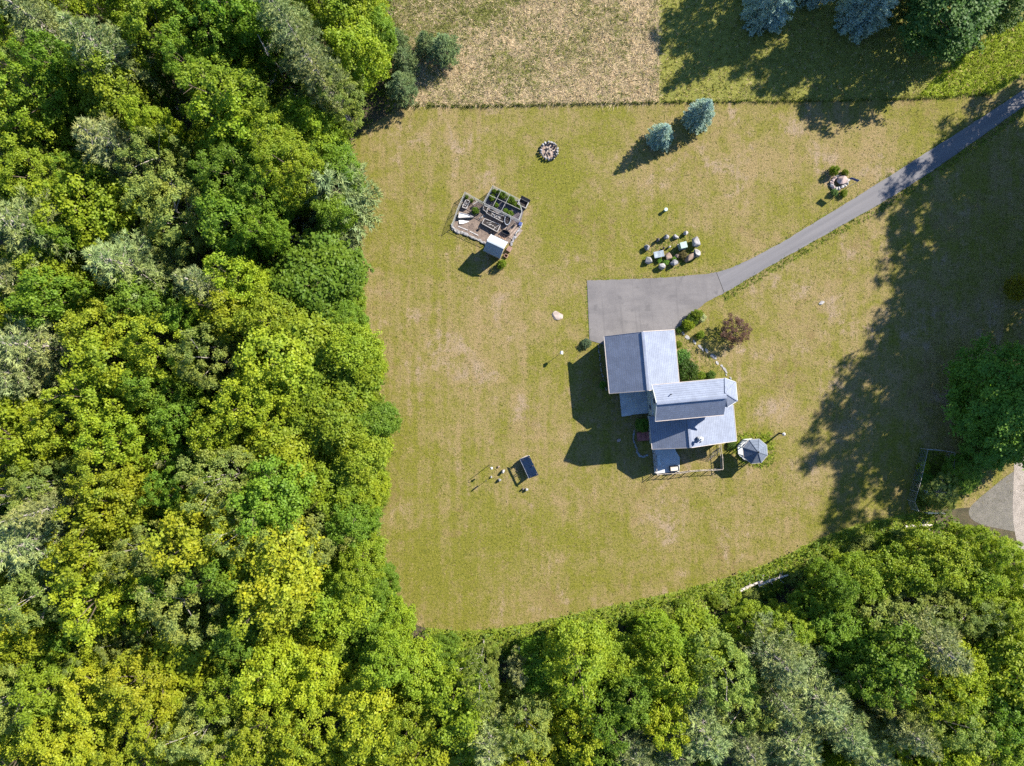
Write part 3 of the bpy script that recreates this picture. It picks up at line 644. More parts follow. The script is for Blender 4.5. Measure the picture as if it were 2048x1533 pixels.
M_LEDGE = stone_mat('pale_pink_ledge', (0.30, 0.245, 0.215))
GS = 'boulders in the stone circle above the driveway'
B = [(1292, 497, .75, .65, .62, 20, M_STONE, 'grey boulder at the far left of the stone circle', 1), (1314, 482, .5, .4, .60, 60, M_STONE_D, 'small dark upright stone, upper left of the stone circle', 2),
     (1331, 476, .62, .6, .70, 10, M_STONE, 'tall grey stone at the top of the stone circle, left of two flat ones', 3), (1350, 474.5, .80, .5, .40, -15, M_STONE_L, 'low flat pale stone at the top of the stone circle', 4),
     (1370, 468, .62, .5, .50, 30, M_STONE_L, 'pale stone at the upper right tip of the stone circle', 5), (1389, 488, 1.0, 1.35, 1.05, 8, M_STONE, 'largest boulder, grey and rounded, at the right of the stone circle', 6),
     (1392, 508, .75, 1.0, .85, 35, M_STONE_L, 'pale-capped boulder at the lower right of the stone circle', 0), (1379, 516, 1.7, .75, .62, 35, M_STONE_B, 'long brown boulder leading down from the pale-capped one', 3),
     (1347, 527, .85, .8, .65, 0, M_STONE, 'grey boulder at the bottom of the stone circle, nearest the driveway bend', 2), (1322, 534, .95, .85, .62, 40, M_STONE_L, 'pale boulder at the bottom left of the stone circle', 4),
     (1295, 522.5, .95, .8, .62, -20, M_STONE_L, 'cracked pale boulder left of the slate slab table', 1), (1336, 515, .85, .95, .5, 15, M_STONE_B, 'tan rounded stone in the middle of the stone circle', 6),
     (1354, 513, .7, .5, .38, 0, M_STONE_B, 'low tan stone between the utility box and the dry grass mound', 5)]
for u, v, sx, sy, h, rz, m, lab, sd in B: boulder(u, v, sx*1.12, sy*1.12, h*1.35, rz, m, lab, seed=sd, group=GS)
def tilted_box(name, u, v, size, rz, m, label, cat):
    p = P(u, v); o = empty(name, p, math.radians(rz), label, cat); return o
o = tilted_box('slab_table', 1315.5, 511, 0, 12, None, 'pale slate slab table in the stone circle', 'table')
MB().box((0, 0, .66), (1.15, .72, .12)).build('table_top', M_SLATE, o); MB().box((-.3, 0, .3), (.28, .5, .6)).build('leg', M_STONE, o); MB().box((.3, 0, .3), (.28, .5, .6)).build('leg', M_STONE, o)
o = tilted_box('utility_box', 1363, 494, 0, 14, None, 'pale green utility box among the boulders above the driveway', 'utility box')
mg = plain('pale_green_enamel', (0.24, 0.32, 0.28), .5, .1)
MB().box((0, 0, .04), (.82, .76, .08)).build('pad', M_CONC, o); MB().box((0, 0, .58), (.70, .64, 1.0)).build('cabinet', mg, o); MB().box((0, 0, 1.10), (.75, .69, .05)).build('lid', mg, o); MB().box((-.1, -.335, .6), (.05, .03, .16)).build('handle', M_METAL, o)
boulder(1326, 498, .3, .3, .75, 20, M_STONE_B, 'thin brown standing stone right above the slate slab table', 'boulder', 'standing_stone', 1)
boulder(1338, 495, .42, .3, .5, 30, M_STONE_L, 'small white stone between slab table and utility box', 'boulder', 'standing_stone', 3)
p = P(1330, 421.5); o = empty('well_cap', p, math.radians(10), 'pale blue-green well cap alone on the lawn above the stone circle', 'well cap')
MB().tube((0, 0, 0), (0, 0, .5), .16, n=12).build('casing', plain('pale_teal_paint', (.22, .36, .36), .5), o); MB().tube((0, 0, .5), (0, 0, .6), .21, .19, 12).build('lid', plain('pale_teal_lid', (.36, .47, .47), .5), o)
boulder(1113, 631, 1.75, 1.25, .16, -10, M_LEDGE, 'flat tan ledge rock in the lawn left of the driveway apron', 'rock', 'flat_rock', 4)
boulder(1643, 606, .75, .5, .14, 20, M_STONE_L, 'small pale flat stone in the lawn right of the driveway', 'rock', 'flat_rock', 2)

# fire pit
p = P(1098, 303); fp = empty('fire_pit', p, 0, 'round fire pit ringed with grey stones on the upper lawn', 'fire pit')
M_ASH = plain('ash', (0.20, 0.15, 0.125), .95, .5, 5); M_LOG = plain('charred_log', (0.33, 0.27, 0.23), .9, .4, 4)
MB().prism([(.92*math.cos(a*math.pi/10), .92*math.sin(a*math.pi/10)) for a in range(20)], 0, .05).build('ash_bed', M_ASH, fp)
r = random.Random(3)
for ring, n, rad, zz in ((0, 19, 1.0, 0.0), (1, 17, .95, .24)):
    for i in range(n):
        a = 2*math.pi*(i + r.uniform(-.15, .15) + ring*.5)/n; s = r.uniform(.26, .40)
        o = link('stone', rock(r.randrange(7), r.choice((M_STONE, M_STONE, M_STONE_L, M_STONE_D))), fp, (rad*math.cos(a), rad*math.sin(a), zz), r.uniform(0, 6)); o.scale = (s, s*.85, r.uniform(.24, .34))
for i in range(7):
    a = r.uniform(0, math.pi); c = Vector((r.uniform(-.2, .2), r.uniform(-.2, .2), .12 + .05*i)); d = Vector((math.cos(a), math.sin(a), r.uniform(-.15, .15)))*r.uniform(.35, .6)
    MB().tube(c - d, c + d, .05, .04, 7).build('log', M_LOG, fp)

# ------------------------------------------------------------------ blue-roofed wood shelter and the bird-feeder pole
p = P(1058, 931); ws = empty('wood_shelter', p, math.radians(25), 'small lean-to shelter with dark blue ribbed roof on the lower lawn', 'shelter')
mb_ = plain('blue_metal_roof', (0.030, 0.060, 0.13), .45, .15, spec=.5)
for x in (-.42, .42):
    for y in (-1.0, 0, 1.0): MB().box((x, y, (.70 if x < 0 else 1.05)/1), (.08, .08, 1.4 if x < 0 else 2.1)).build('post', M_BARK, ws)
rf = MB().slab([(-.60, 1.2, 1.38), (-.60, -1.2, 1.38), (.55, -1.2, 2.12), (.55, 1.2, 2.12)], .03).build('roof', mb_, ws)
for k in range(14):
    y = -1.12 + k*2.24/13; MB().bar((-.60, y, 1.395), (.55, y, 2.135), .05, .03).build('rib', mb_, rf)
MB().bar((-.61, 1.2, 1.38), (-.61, -1.2, 1.38), .03, .06).build('edge_trim', M_METAL, rf); MB().bar((-.60, 1.22, 1.38), (.55, 1.22, 2.12), .04, .08).build('end_trim', M_WHITE, rf)
r = random.Random(5)
for row in range(7):
    for k in range(15):
        y = -1.05 + k*.15 + (row % 2)*.06; MB().tube((-.33 + r.uniform(-.05, .05), y, .12 + row*.15), (.33, y, .12 + row*.15), .07, .065, 6).build('log', M_LOG, ws)
for y in (-1.02, 1.02): MB().box((0, y, 1.0), (.75, .03, 1.2)).build('end_board', M_BARK, ws)
p = P(979, 930); o = empty('bird_feeder_pole', p, 0, 'tall shepherd-hook pole with white bird feeder left of the blue-roofed shelter', 'bird feeder')
MB().tube((0, 0, 0), (0, 0, 2.3), .035, .03, 7).path([(0, 0, 2.3), (.1, -.05, 2.45), (.25, -.12, 2.42), (.3, -.14, 2.25)], [.02]*4, 6).build('pole', M_BLACK, o)
f = MB().tube((.3, -.14, 1.95), (.3, -.14, 2.2), .10, n=10).build('feeder', M_WHITE, o); MB().tube((.3, -.14, 2.2), (.3, -.14, 2.28), .15, .02, 10).build('feeder_roof', M_WHITE, f)
p = P(968, 972); o = empty('banner_pole', P(973, 961), 0, 'slim pole with a narrow dark hanging banner below the bird feeder', 'banner')
MB().tube((0, 0, 0), (0, 0, 1.75), .02, n=6).build('pole', M_BLACK, o)
MB().box((.0, .09, 1.3), (.02, .16, .75)).build('banner', plain('dark_cloth', (.05, .05, .06), .9), o)
for u, v, sx, sy, h, rz, m, lab in ((1006, 943, .62, .42, .6, 50, M_STONE_L, 'pale stone just left of the blue-roofed shelter'), (999, 960, .45, .38, .5, 10, M_STONE, 'grey stone below left of the blue-roofed shelter'), (982.5, 954, .28, .34, .3, 0, M_STONE_L, 'small white stone between bird feeder and grey stone'),
                                  (1053, 979, .45, .42, .48, 20, M_STONE_L, 'pale stone below the blue-roofed shelter, right of its twin'), (1046, 978, .3, .3, .42, 70, M_STONE_D, 'small dark stone below the blue-roofed shelter, left of its twin'), (997, 934, .4, .26, .22, 40, M_STONE_B, 'low tan stone right of the bird feeder')):
    boulder(u, v, sx, sy, h, rz, m, lab, seed=int(u) % 7)
# ------------------------------------------------------------------ kitchen garden and its shed
def Z3(x, y, z=0.0): return P(890 + x*.08789, 360 + y*.08789, z)
def Z4(x, y, z=0.0): return P(890 + x*.08789, 430 + y*.08789, z)
M_MULCH = earth_material('bark_mulch', (0.125, 0.095, 0.08), (0.215, 0.165, 0.135), (0.085, 0.068, 0.06), 2.0)
M_FABRIC = earth_material('weed_cloth', (0.10, 0.085, 0.10), (0.15, 0.125, 0.135), (0.08, 0.07, 0.08), 1.5)
M_SOIL = earth_material('potting_soil', (0.022, 0.018, 0.018), (0.04, 0.032, 0.03), (0.075, 0.07, 0.075), 2.2)
M_RIM = plain('weathered_board', (0.27, 0.255, 0.25), .85, .25, 4); M_PLANK = plain('old_plank', (0.20, 0.155, 0.13), .9, .3, 3); M_TARP = plain('white_cloth', (0.50, 0.50, 0.51), .8, .15, 3)
sheet('garden_mulch', [(931, 389), (967, 410), (972, 412), (1040, 446), (1043, 452), (1018, 488), (975, 492), (904, 457)], 0.016, M_MULCH)
sheet('garden_weed_cloth', [(968, 411), (986, 377), (1036, 402), (1050, 412), (1043, 440), (1036, 450)], 0.022, M_FABRIC)
GB = 'raised beds of the fenced kitchen garden'
def raised_bed(c, h, label, fill=M_SOIL, rim=M_RIM, name='raised_bed'):
    pts = [Vector((q.x, q.y, 0)) for q in c]; o = empty(name, sum(pts, Vector())/len(pts), 0, label, 'raised bed', GB); b0 = o.location.copy()
    q = [p - b0 for p in pts]
    for i in range(4): MB().bar(q[i] + Vector((0, 0, h/2)), q[(i+1) % 4] + Vector((0, 0, h/2)), .07, h).build('board', rim, o)
    MB().prism([(p.x*.96, p.y*.96) for p in q], 0, h - .07).build('soil', fill, o)
    return o, q
bd, q1 = raised_bed([Z3(480, 475), Z3(570, 500), Z3(490, 670), Z3(400, 640)], .42, 'narrow raised bed at the left fence of the kitchen garden')
bd, q2 = raised_bed([Z3(985, 705), Z3(1385, 862), Z3(1322, 980), Z3(940, 775)], .42, 'long raised bed with netting hoops in the middle of the kitchen garden')
bd3, q3 = raised_bed([Z4(905, 105), Z4(1265, 250), Z4(1190, 405), Z4(845, 215)], .46, 'wide dark raised bed nearest the garden shed')
bd4, q4 = raised_bed([Z3(880, 600), Z3(985, 640), Z3(935, 740), Z3(870, 690)], .35, 'smallest raised bed, at the corner of the netted enclosure')
bd5, q5 = raised_bed([Z3(330, 760), Z3(500, 800), Z3(660, 860), Z3(310, 880)], .40, 'low raised bed covered with white cloth in the kitchen garden', M_TARP)
# pale mesh strips lying over the soil
r = random.Random(9)
for par, q, n in ((bd, q2, 16), (bd3, q3, 9)):
    pass
def strips(q, par_name, n, h, seed):
    par = par_name; r = random.Random(seed)
    for i in range(n):
        a = q[0].lerp(q[1], r.uniform(.08, .92)); b = q[3].lerp(q[2], r.uniform(.08, .92)); c = a.lerp(b, r.uniform(.25, .75)); d = Vector((r.gauss(0, 1), r.gauss(0, 1), 0)).normalized()*r.uniform(.10, .22)
        MB().bar(c - d + Vector((0, 0, h)), c + d + Vector((0, 0, h + .03)), .05, .02).build('plant_marker', M_RIM, par)
for ob in [o for o in col.objects if o.name.startswith('raised_bed') and o.type == 'EMPTY']:
    if 'long' in ob['label']: strips(q2, ob, 20, .37, 1)
    if 'wide' in ob['label']: strips(q3, ob, 9, .41, 2)
    if 'narrow' in ob['label']: strips(q1, ob, 5, .37, 3)
# cloth spilling off the covered bed
cl = MB(); pts = [Z3(310, 920), Z3(420, 930), Z3(560, 950), Z3(430, 1000), Z3(330, 1010)]
cl.slab([(p.x, p.y, .10 + .05*math.sin(i*2.1)) for i, p in enumerate(pts)], .03); o = cl.build('cloth_sheet', M_TARP); tag(o, 'crumpled white cloth lying on mulch below the covered bed', 'cloth')
# stock tank and dark tub
p = Z3(1425, 930); o = empty('stock_tank', p, math.radians(-8), 'oval pale metal stock tank standing upright between beds and planks', 'tub')
oval = [(.36*math.cos(a*math.pi/9), .62*math.sin(a*math.pi/9)) for a in range(18)]; inn = [(x*.86, y*.9) for x, y in oval]
mb = MB()
for i in range(18):
    j = (i+1) % 18; mb.add([(*oval[i], 0), (*oval[j], 0), (*oval[j], .55), (*oval[i], .55), (*inn[i], .55), (*inn[j], .55), (*inn[j], .1), (*inn[i], .1)], [(0, 1, 2, 3), (3, 2, 5, 4), (4, 5, 6, 7)])
mb.build('wall', M_METAL, o); MB().prism(inn, .05, .40).build('soil', M_SOIL, o)
p = Z4(1385, 415); o = empty('dark_tub', p, math.radians(-25), 'black oval tub lying on the planks beside the garden shed', 'tub')
mb = MB(); ov = [(.52*math.cos(a*math.pi/8), .26*math.sin(a*math.pi/8)) for a in range(16)]; iv = [(x*.88, y*.84) for x, y in ov]
for i in range(16):
    j = (i+1) % 16; mb.add([(*ov[i], .06), (*ov[j], .06), (*ov[j], .40), (*ov[i], .40), (*iv[i], .40), (*iv[j], .40), (*iv[j], .1), (*iv[i], .1)], [(0, 1, 2, 3), (3, 2, 5, 4), (4, 5, 6, 7)])
mb.build('wall', M_BLACK, o); MB().prism(iv, .05, .12).build('base', M_BLACK, o)
# boardwalk
bw = empty('boardwalk', Z4(1500, 330), 0, 'grey-brown plank walk along the right side of the kitchen garden', 'boardwalk'); b0 = bw.location.copy(); r = random.Random(2)
for k in range(7):
    a = Z4(1230 + k*52, 440 + k*27) - b0; b = Z4(1545 + k*34 + r.uniform(-20, 20), 130 + k*36) - b0
    if k > 2: a = a.lerp(b, .05 + r.uniform(0, .06))
    MB().bar(a + Vector((0, 0, .05)), b + Vector((0, 0, .05)), .20, .045).build('plank', M_PLANK, bw)
# path bricks / flat stones by the shed
for i in range(5):
    p = Z4(1245 + i*34, 470 + i*17); o = MB().box((0, 0, .05), (.08, .42, .08)).build('paver', plain('tan_paver', (.27, .18, .13), .9), None, p, math.radians(-32)); tag(o, f'{ORD[i]} short tan timber from the left, laid above the garden shed', 'timber', 'timbers laid beside the garden shed')
# stone edging along lower left side and right side
def edging(name, pts, n, m, label, s=.34):
    o = empty(name, (0, 0, 0), 0, label, 'edging'); line = smooth_line(pts, 8); r = random.Random(name + label); L = len(line) - 1
    for i in range(n):
        t = i/(n-1)*L; k = min(int(t), L-1); f = t - k; u = line[k][0]*(1-f) + line[k+1][0]*f; v = line[k][1]*(1-f) + line[k+1][1]*f; p = P(u, v)
        an = math.atan2(-(line[k+1][1]-line[k][1]), line[k+1][0]-line[k][0]); q = link('stone', rock(r.randrange(7), r.choice(m)), o, p + Vector((r.uniform(-.08, .08), r.uniform(-.08, .08), 0)), an + r.uniform(-.3, .3)); sx = s*r.uniform(.8, 1.9); q.scale = (sx, s*r.uniform(.6, 1.0), r.uniform(.14, .26))
    return o
edging('stone_edging', [(904, 452), (906, 459), (915, 465), (928, 468), (940, 474), (955, 480), (966, 486), (973, 490)], 20, [M_STONE_L, M_STONE_L, M_STONE], 'pale stones edging the lower left side of the kitchen garden', .42)
edging('stone_edging', [(1043, 452), (1036, 462), (1031, 473), (1026, 482), (1022, 488)], 12, [M_STONE_L, M_STONE], 'pale stones edging the right side of the kitchen garden by the planks', .36)
# wire fence
M_WIRE = plain('grey_wire', (0.26, 0.27, 0.27), .5, .1, metal=.5); M_FPOST = plain('grey_fence_post', (0.24, 0.235, 0.23), .8, .25)
def wire_fence(name, pts, h, label, cat='fence', gap=.16, rail=True, m=M_FPOST, lean=0):
    f = empty(name, pts[0], 0, label, cat); b0 = pts[0]; q = [p - b0 for p in pts]
    mesh = MB()
    for i, (a, b) in enumerate(zip(q, q[1:])):
        n = max(1, round((b - a).length / 1.5))
        for k in range(n + (1 if i == len(q) - 2 else 0)):
            c = a.lerp(b, k/n); MB().tube((c.x, c.y, 0), (c.x, c.y, h), .035, .03, 6).build('post', m, f)
        if rail: MB().bar(a + Vector((0, 0, h - .03)), b + Vector((0, 0, h - .03)), .035, .03).build('rail', m, f)
        nz = int(h/gap)
        for k in range(nz): mesh.bar(a + Vector((0, 0, .08 + k*gap)), b + Vector((0, 0, .08 + k*gap)), .012)
        nx = int((b - a).length/gap)
        for k in range(1, nx): c = a.lerp(b, k/nx); mesh.bar(c + Vector((0, 0, .05)), c + Vector((0, 0, h - .04)), .012)
    o = mesh.build('wire_mesh', M_WIRE, f); o['kind'] = 'stuff'; return f
Lf = [P(968, 411), P(931, 390), P(916, 424), P(905, 456)]
wire_fence('wire_fence', Lf, 1.25, 'grey wire fence along the left and top sides of the kitchen garden')
wire_fence('wire_fence', [P(905, 457), P(938, 473), P(972, 488)], .6, 'low wire fence behind the stone edging of the kitchen garden')
wire_fence('netted_enclosure', [P(968, 412), P(986, 379), P(1036, 404), P(1044, 428), P(1037, 446), P(1003, 429), P(969, 413)], 1.55, 'wire-netted plant enclosure with grey posts at the top of the kitchen garden', 'enclosure')
cg = [P(1003, 429), P(1018, 395), P(988, 396), P(1038, 421)]
pg = empty('netting_frame', P(1003, 410), 0, 'thin grey roof frame over the netted plant enclosure', 'frame'); b0 = pg.location.copy()
for a, b in (((1003, 429), (1020, 397)), ((978, 397), (1040, 426)), ((986, 421), (1003, 388))):
    MB().bar(P(*a) - b0 + Vector((0, 0, 1.58)), P(*b) - b0 + Vector((0, 0, 1.58)), .04).build('bar', M_FPOST, pg)
# cold frame at right corner
p = P(1046, 409); o = empty('cold_frame', p, math.radians(-27), 'dark cold-frame box with a tipped black lid at the right corner of the enclosure', 'cold frame')
for c, s in (((0, -.38, .3), (1.1, .06, .6)), ((0, .38, .3), (1.1, .06, .6)), ((-.52, 0, .3), (.06, .7, .6)), ((.52, 0, .3), (.06, .7, .6))): MB().box(c, s).build('board', M_RIM, o)
MB().box((0, 0, .2), (.98, .68, .2)).build('soil', M_SOIL, o); MB().box((.05, .52, .62), (1.15, .34, .12), rot=Matrix.Rotation(.5, 3, 'X')).build('lid', M_BLACK, o)
# shed
p = P(992, 500.5); sh = empty('garden_shed', p, math.radians(-25), 'tiny garden shed with a pale lit roof slope and a dark blue shaded one', 'shed')
M_SHED = plain('shed_board', (0.30, 0.25, 0.22), .85, .3, 3); M_SHROOF = plain('pale_metal_roof', (0.235, 0.265, 0.30), .5, .12, 2, spec=.4)
MB().prism([(-.82, -.80), (.82, -.80), (.82, .80), (-.82, .80)], 0, 2.15).build('wall', M_SHED, sh)
for x in (-.82, .80): MB().add([(x, -.8, 2.15), (x, .8, 2.15), (x, 0, 3.08), (x+.02, -.8, 2.15), (x+.02, .8, 2.15), (x+.02, 0, 3.08)], [(0, 2, 1), (3, 4, 5), (0, 1, 4, 3), (1, 2, 5, 4), (2, 0, 3, 5)]).build('gable', M_SHED, sh)
for s in (1, -1):
    rf = MB().slab([(-1.0, s*1.02, 2.12), (1.0, s*1.02, 2.12), (1.0, 0, 3.28), (-1.0, 0, 3.28)], .05).build('roof_slope', M_SHROOF, sh)
    for k in range(9): MB().bar((-.96 + k*.24, s*1.02, 2.13), (-.96 + k*.24, s*.02, 3.27), .035, .03).build('rib', M_SHROOF, rf)
MB().bar((-1.0, 0, 3.30), (1.0, 0, 3.30), .16, .04).build('ridge_cap', M_SHROOF, sh); MB().box((0, .815, .95), (.7, .04, 1.8)).build('door', M_PLANK, sh)
for x in (1.02, -1.02):
    for s in (1, -1): MB().bar((x, s*1.02, 2.06), (x, 0, 3.22), .04, .12).build('barge_board', M_WHITE, sh)
p = Z4(1465, 790); o = empty('wooden_crate', p, math.radians(-32), 'reddish-brown slatted crate against the right wall of the garden shed', 'crate'); mc = plain('reddish_board', (.24, .145, .115), .85)
MB().box((0, 0, .2), (.5, .55, .38)).build('body', M_PLANK, o)
for k in range(5): MB().box((-.2 + k*.1, 0, .41), (.085, .6, .03)).build('slat', mc, o)
p = Z4(1390, 940); o = empty('wooden_crate', p, math.radians(-30), 'small open crate at the lower right corner of the garden shed', 'crate')
for c, s in (((0, .17, .15), (.4, .05, .3)), ((0, -.17, .15), (.4, .05, .3)), ((.19, 0, .15), (.05, .3, .3)), ((-.19, 0, .15), (.05, .3, .3))): MB().box(c, s).build('board', mc, o)
o = MB().box((0, 0, .12), (.34, .42, .24)).build('blue_bin', plain('blue_plastic', (.04, .06, .17), .5), None, Z4(1715, 215), math.radians(-20)); tag(o, 'small blue bin at the upper right end of the plank walk', 'bin')

# ------------------------------------------------------------------ island bed beside the driveway
def Z6(x, y, z=0.0): return P(1560 + x*.09766, 300 + y*.09766, z)
M_PINK = stone_mat('pink_granite', (0.28, 0.22, 0.21))
ib = empty('stone_basin', Z6(1170, 700), 0, 'curved stone-walled basin around a ledge boulder in the island bed beside the driveway', 'stone basin'); b0 = ib.location.copy(); r = random.Random(4)
for x, y in ((1160, 560), (1105, 590), (1065, 640), (1045, 690), (1050, 745), (1080, 790), (1130, 805), (1190, 795), (1250, 770), (1310, 735), (1350, 690), (1380, 640)):
    o = link('stone', rock(r.randrange(7), r.choice((M_PINK, M_STONE_L, M_STONE_L))), ib, Z6(x, y) - b0, r.uniform(0, 3)); o.scale = (.62, .46, r.uniform(.3, .42))
o = link('ledge_boulder', rock(5, M_PINK), None, Z6(1245, 640), .3); o.scale = (1.5, 1.25, .75); tag(o, 'pinkish ledge boulder inside the stone basin beside the driveway', 'boulder')
p = Z6(1388, 770); o = empty('flagpole', p, 0, 'thin pole with a small flag in the island bed beside the driveway', 'flagpole')
MB().tube((0, 0, 0), (0, 0, 2.9), .03, .025, 7).build('pole', M_METAL, o); MB().add([(0, 0, 2.85), (-.85, .35, 2.75), (-.9, .4, 2.1), (-.55, .25, 2.2), (0, 0, 2.25), (0, .015, 2.85), (-.85, .365, 2.75), (-.9, .415, 2.1), (-.55, .265, 2.2), (0, .015, 2.25)], [(0, 1, 2, 3, 4), (9, 8, 7, 6, 5), (0, 5, 6, 1), (1, 6, 7, 2), (2, 7, 8, 3), (3, 8, 9, 4)]).build('flag', plain('blue_cloth', (.06, .08, .22), .8), o)

# stepping stones from the drive to the house
r = random.Random(8)
for i, (u, v, s) in enumerate(((1366, 667, .7), (1374, 675, 1.0), (1389, 685, .8), (1400, 694, .9), (1405, 699, .7), (1413, 702, .8), (1427, 714, 1.25), (1434, 726, .75), (1443, 732, .6), (1449, 739, .85), (1452, 744, .6), (1452, 750, .45), (1461, 757, .5))):
    o = link('stepping_stone', rock(i, M_STONE if i % 3 == 0 else M_STONE_L), None, P(u, v), -.9 + r.uniform(-.3, .3)); o.scale = (s*.85, s*.45, .08)
    tag(o, f'{ORD[i]} pale stepping stone counted from the driveway towards the house bay', 'stepping stone', 'stepping stones curving right of the garage')
edging('stone_border', [(1196, 690), (1200, 720), (1205, 750), (1212, 780)], 18, [M_STONE, M_STONE_L], 'row of small stones along the shaded left garage wall', .22)
edging('stone_border', [(1268, 862), (1266, 876), (1270, 892), (1276, 908), (1282, 914), (1292, 912)], 22, [M_STONE, M_SLATE], 'curved row of grey stones in the shade left of the red steps', .30)
boulder(1237, 881, .6, .45, .2, 30, M_PINK, 'pinkish flat stone in the house shade left of the red steps', 'rock', 'flat_rock', 3)
# fenced plot in the shade at the right
wire_fence('wire_fence', [P(1826, 960), P(1840, 897), P(1868, 899), P(1893, 903), P(1889, 975)], 1.6, 'thin wire fence around a shaded plot near the right tree', gap=.30, m=M_FPOST)
wire_fence('wire_fence', [P(1826, 960), P(1814, 1000), P(1822, 1018)], 1.6, 'thin wire fence running down the left side of the shaded plot', gap=.30, m=M_FPOST)
o = empty('plot_gate', P(1845, 1024), 0, 'pale metal rail gate at the bottom of the shaded fenced plot', 'gate')
for zz in (.35, .75, 1.15): MB().bar((0, 0, zz), (2.1, 0, zz), .045).build('rail', M_METAL, o)
for x in (0, 2.1): MB().tube((x, 0, 0), (x, 0, 1.25), .05, n=7).build('post', M_METAL, o)
o = MB().box((0, 0, .25), (.35, .5, .5)).build('beehive_box', M_WHITE, None, P(1850, 983), math.radians(35)); tag(o, 'small white box standing in the shaded fenced plot', 'box')
MB().box((0, 0, .53), (.42, .56, .06)).build('lid', M_METAL, o)

M_POT = plain('dark_plastic_pot', (0.03, 0.03, 0.033), .6, .2); r = random.Random(12)
for i, (x, y, lab) in enumerate(((560, 560, 'black plant pot beside the narrow raised bed'), (700, 800, 'black plant pot under the potted leafy plant'), (760, 770, 'second black pot next to the potted leafy plant'), (640, 620, 'small black pot in the upper mulch of the kitchen garden'), (1060, 1180, 'black pot on mulch between the wide bed and the garden shed'), (780, 1120, 'black pot on the mulch left of the wide bed'), (1560, 1060, 'black pot at the start of the plank walk'))):
    p = Z3(x, y); o = empty('plant_pot', p, 0, lab, 'pot', 'black plant pots in the kitchen garden'); MB().tube((0, 0, 0), (0, 0, .26), .10, .14, 10).build('pot', M_POT, o); MB().tube((0, 0, .26), (0, 0, .275), .12, .12, 10).build('soil', M_SOIL, o)
for i, (x0, y0, x1, y1, lab) in enumerate(((640, 560, 740, 500, 'grey board lying in the upper mulch of the kitchen garden'), (780, 880, 900, 820, 'grey board lying between the long bed and the wide bed'), (300, 1060, 520, 1150, 'long grey board along the low fence of the kitchen garden'), (560, 1170, 760, 1270, 'second long grey board along the low fence, nearer the shed'))):
    a, b = Z3(x0, y0), Z3(x1, y1); c = (a + b)/2; o = MB().bar(a - c + Vector((0, 0, .04)), b - c + Vector((0, 0, .06)), .12, .03).build('loose_board', M_RIM, None, c); tag(o, lab, 'board', 'loose boards in the kitchen garden')
# ------------------------------------------------------------------ plants: shapes
def leaf_quads(pos, nrm, size, r, aspect=.72):
    """rhombic leaves folded slightly along the midrib"""
    n = len(pos); t = r.normal(0, 1, (n, 3)); t -= (t*nrm).sum(1, keepdims=True)*nrm; t /= np.linalg.norm(t, axis=1, keepdims=True) + 1e-9
    b = np.cross(nrm, t); L = (size*r.uniform(.7, 1.25, n))[:, None]; W = L*aspect*.5
    droop = nrm*L*.12
    return np.stack([pos - t*L*.5 - droop, pos + b*W, pos + t*L*.5 - droop, pos - b*W], 1)

def unit(v): return v / (np.linalg.norm(v, axis=-1, keepdims=True) + 1e-9)

def broad_crown(name, seed, R, z0, z1, clumps, subs, leaves, leaf, clump_r, lumpy=.16, flat=.0):
    r = np.random.default_rng(seed); zc = z0 + (z1 - z0)*.45; up = z1 - zc; dn = zc - z0
    d = unit(r.normal(0, 1, (clumps*3, 3))); d = d[d[:, 2] > -.75][:clumps]
    # spread the clumps evenly
    for _ in range(25):
        diff = d[:, None] - d[None]; dist = np.linalg.norm(diff, axis=2) + np.eye(len(d))*9; f = (diff/dist[..., None]**3).sum(1); d = unit(d + f*.004); d[:, 2] = np.maximum(d[:, 2], -.7)
    lob = 1 + lumpy*(np.sin(d[:, 0]*3.1 + seed) * np.cos(d[:, 1]*2.7 + seed*1.7) + .6*np.sin(d[:, 2]*4 + d[:, 0]*2 + seed*.6)) + r.normal(0, .07, len(d))
    lob *= np.where(r.uniform(0, 1, len(d)) < .22, .72, 1)
    c = d*lob[:, None]; c[:, :2] *= R - clump_r*.7; c[:, 2] *= np.where(c[:, 2] > 0, up - clump_r*.6, dn - clump_r*.6); c[:, 2] += zc
    rc = clump_r*r.uniform(.7, 1.25, len(c)); ctint = r.uniform(0, 1, len(c))
    e = unit(r.normal(0, 1, (len(c), subs, 3)) + d[:, None]*.8 + np.array([0, 0, .7]))
    s = c[:, None] + e*rc[:, None, None]*r.uniform(.45, 1.05, (len(c), subs, 1))*np.array([1, 1, .8])
    s = s.reshape(-1, 3); se = e.reshape(-1, 3); stint = np.repeat(ctint, subs)*.4 + r.uniform(0, .6, len(s))
    n = len(s); pos = np.repeat(s, leaves, 0) + r.normal(0, 1, (n*leaves, 3))*leaf*np.array([.75, .75, .45])
    nr = unit(np.repeat(se, leaves, 0)*.6 + np.array([0, 0, .85]) + r.normal(0, .55, (n*leaves, 3)))
    q = leaf_quads(pos, nr, leaf, r); tint = np.clip(np.repeat(stint, leaves)*.65 + r.uniform(0, .35, n*leaves), 0, 1)
    return tri_mesh(name, q, tint, [M_LEAF]), c

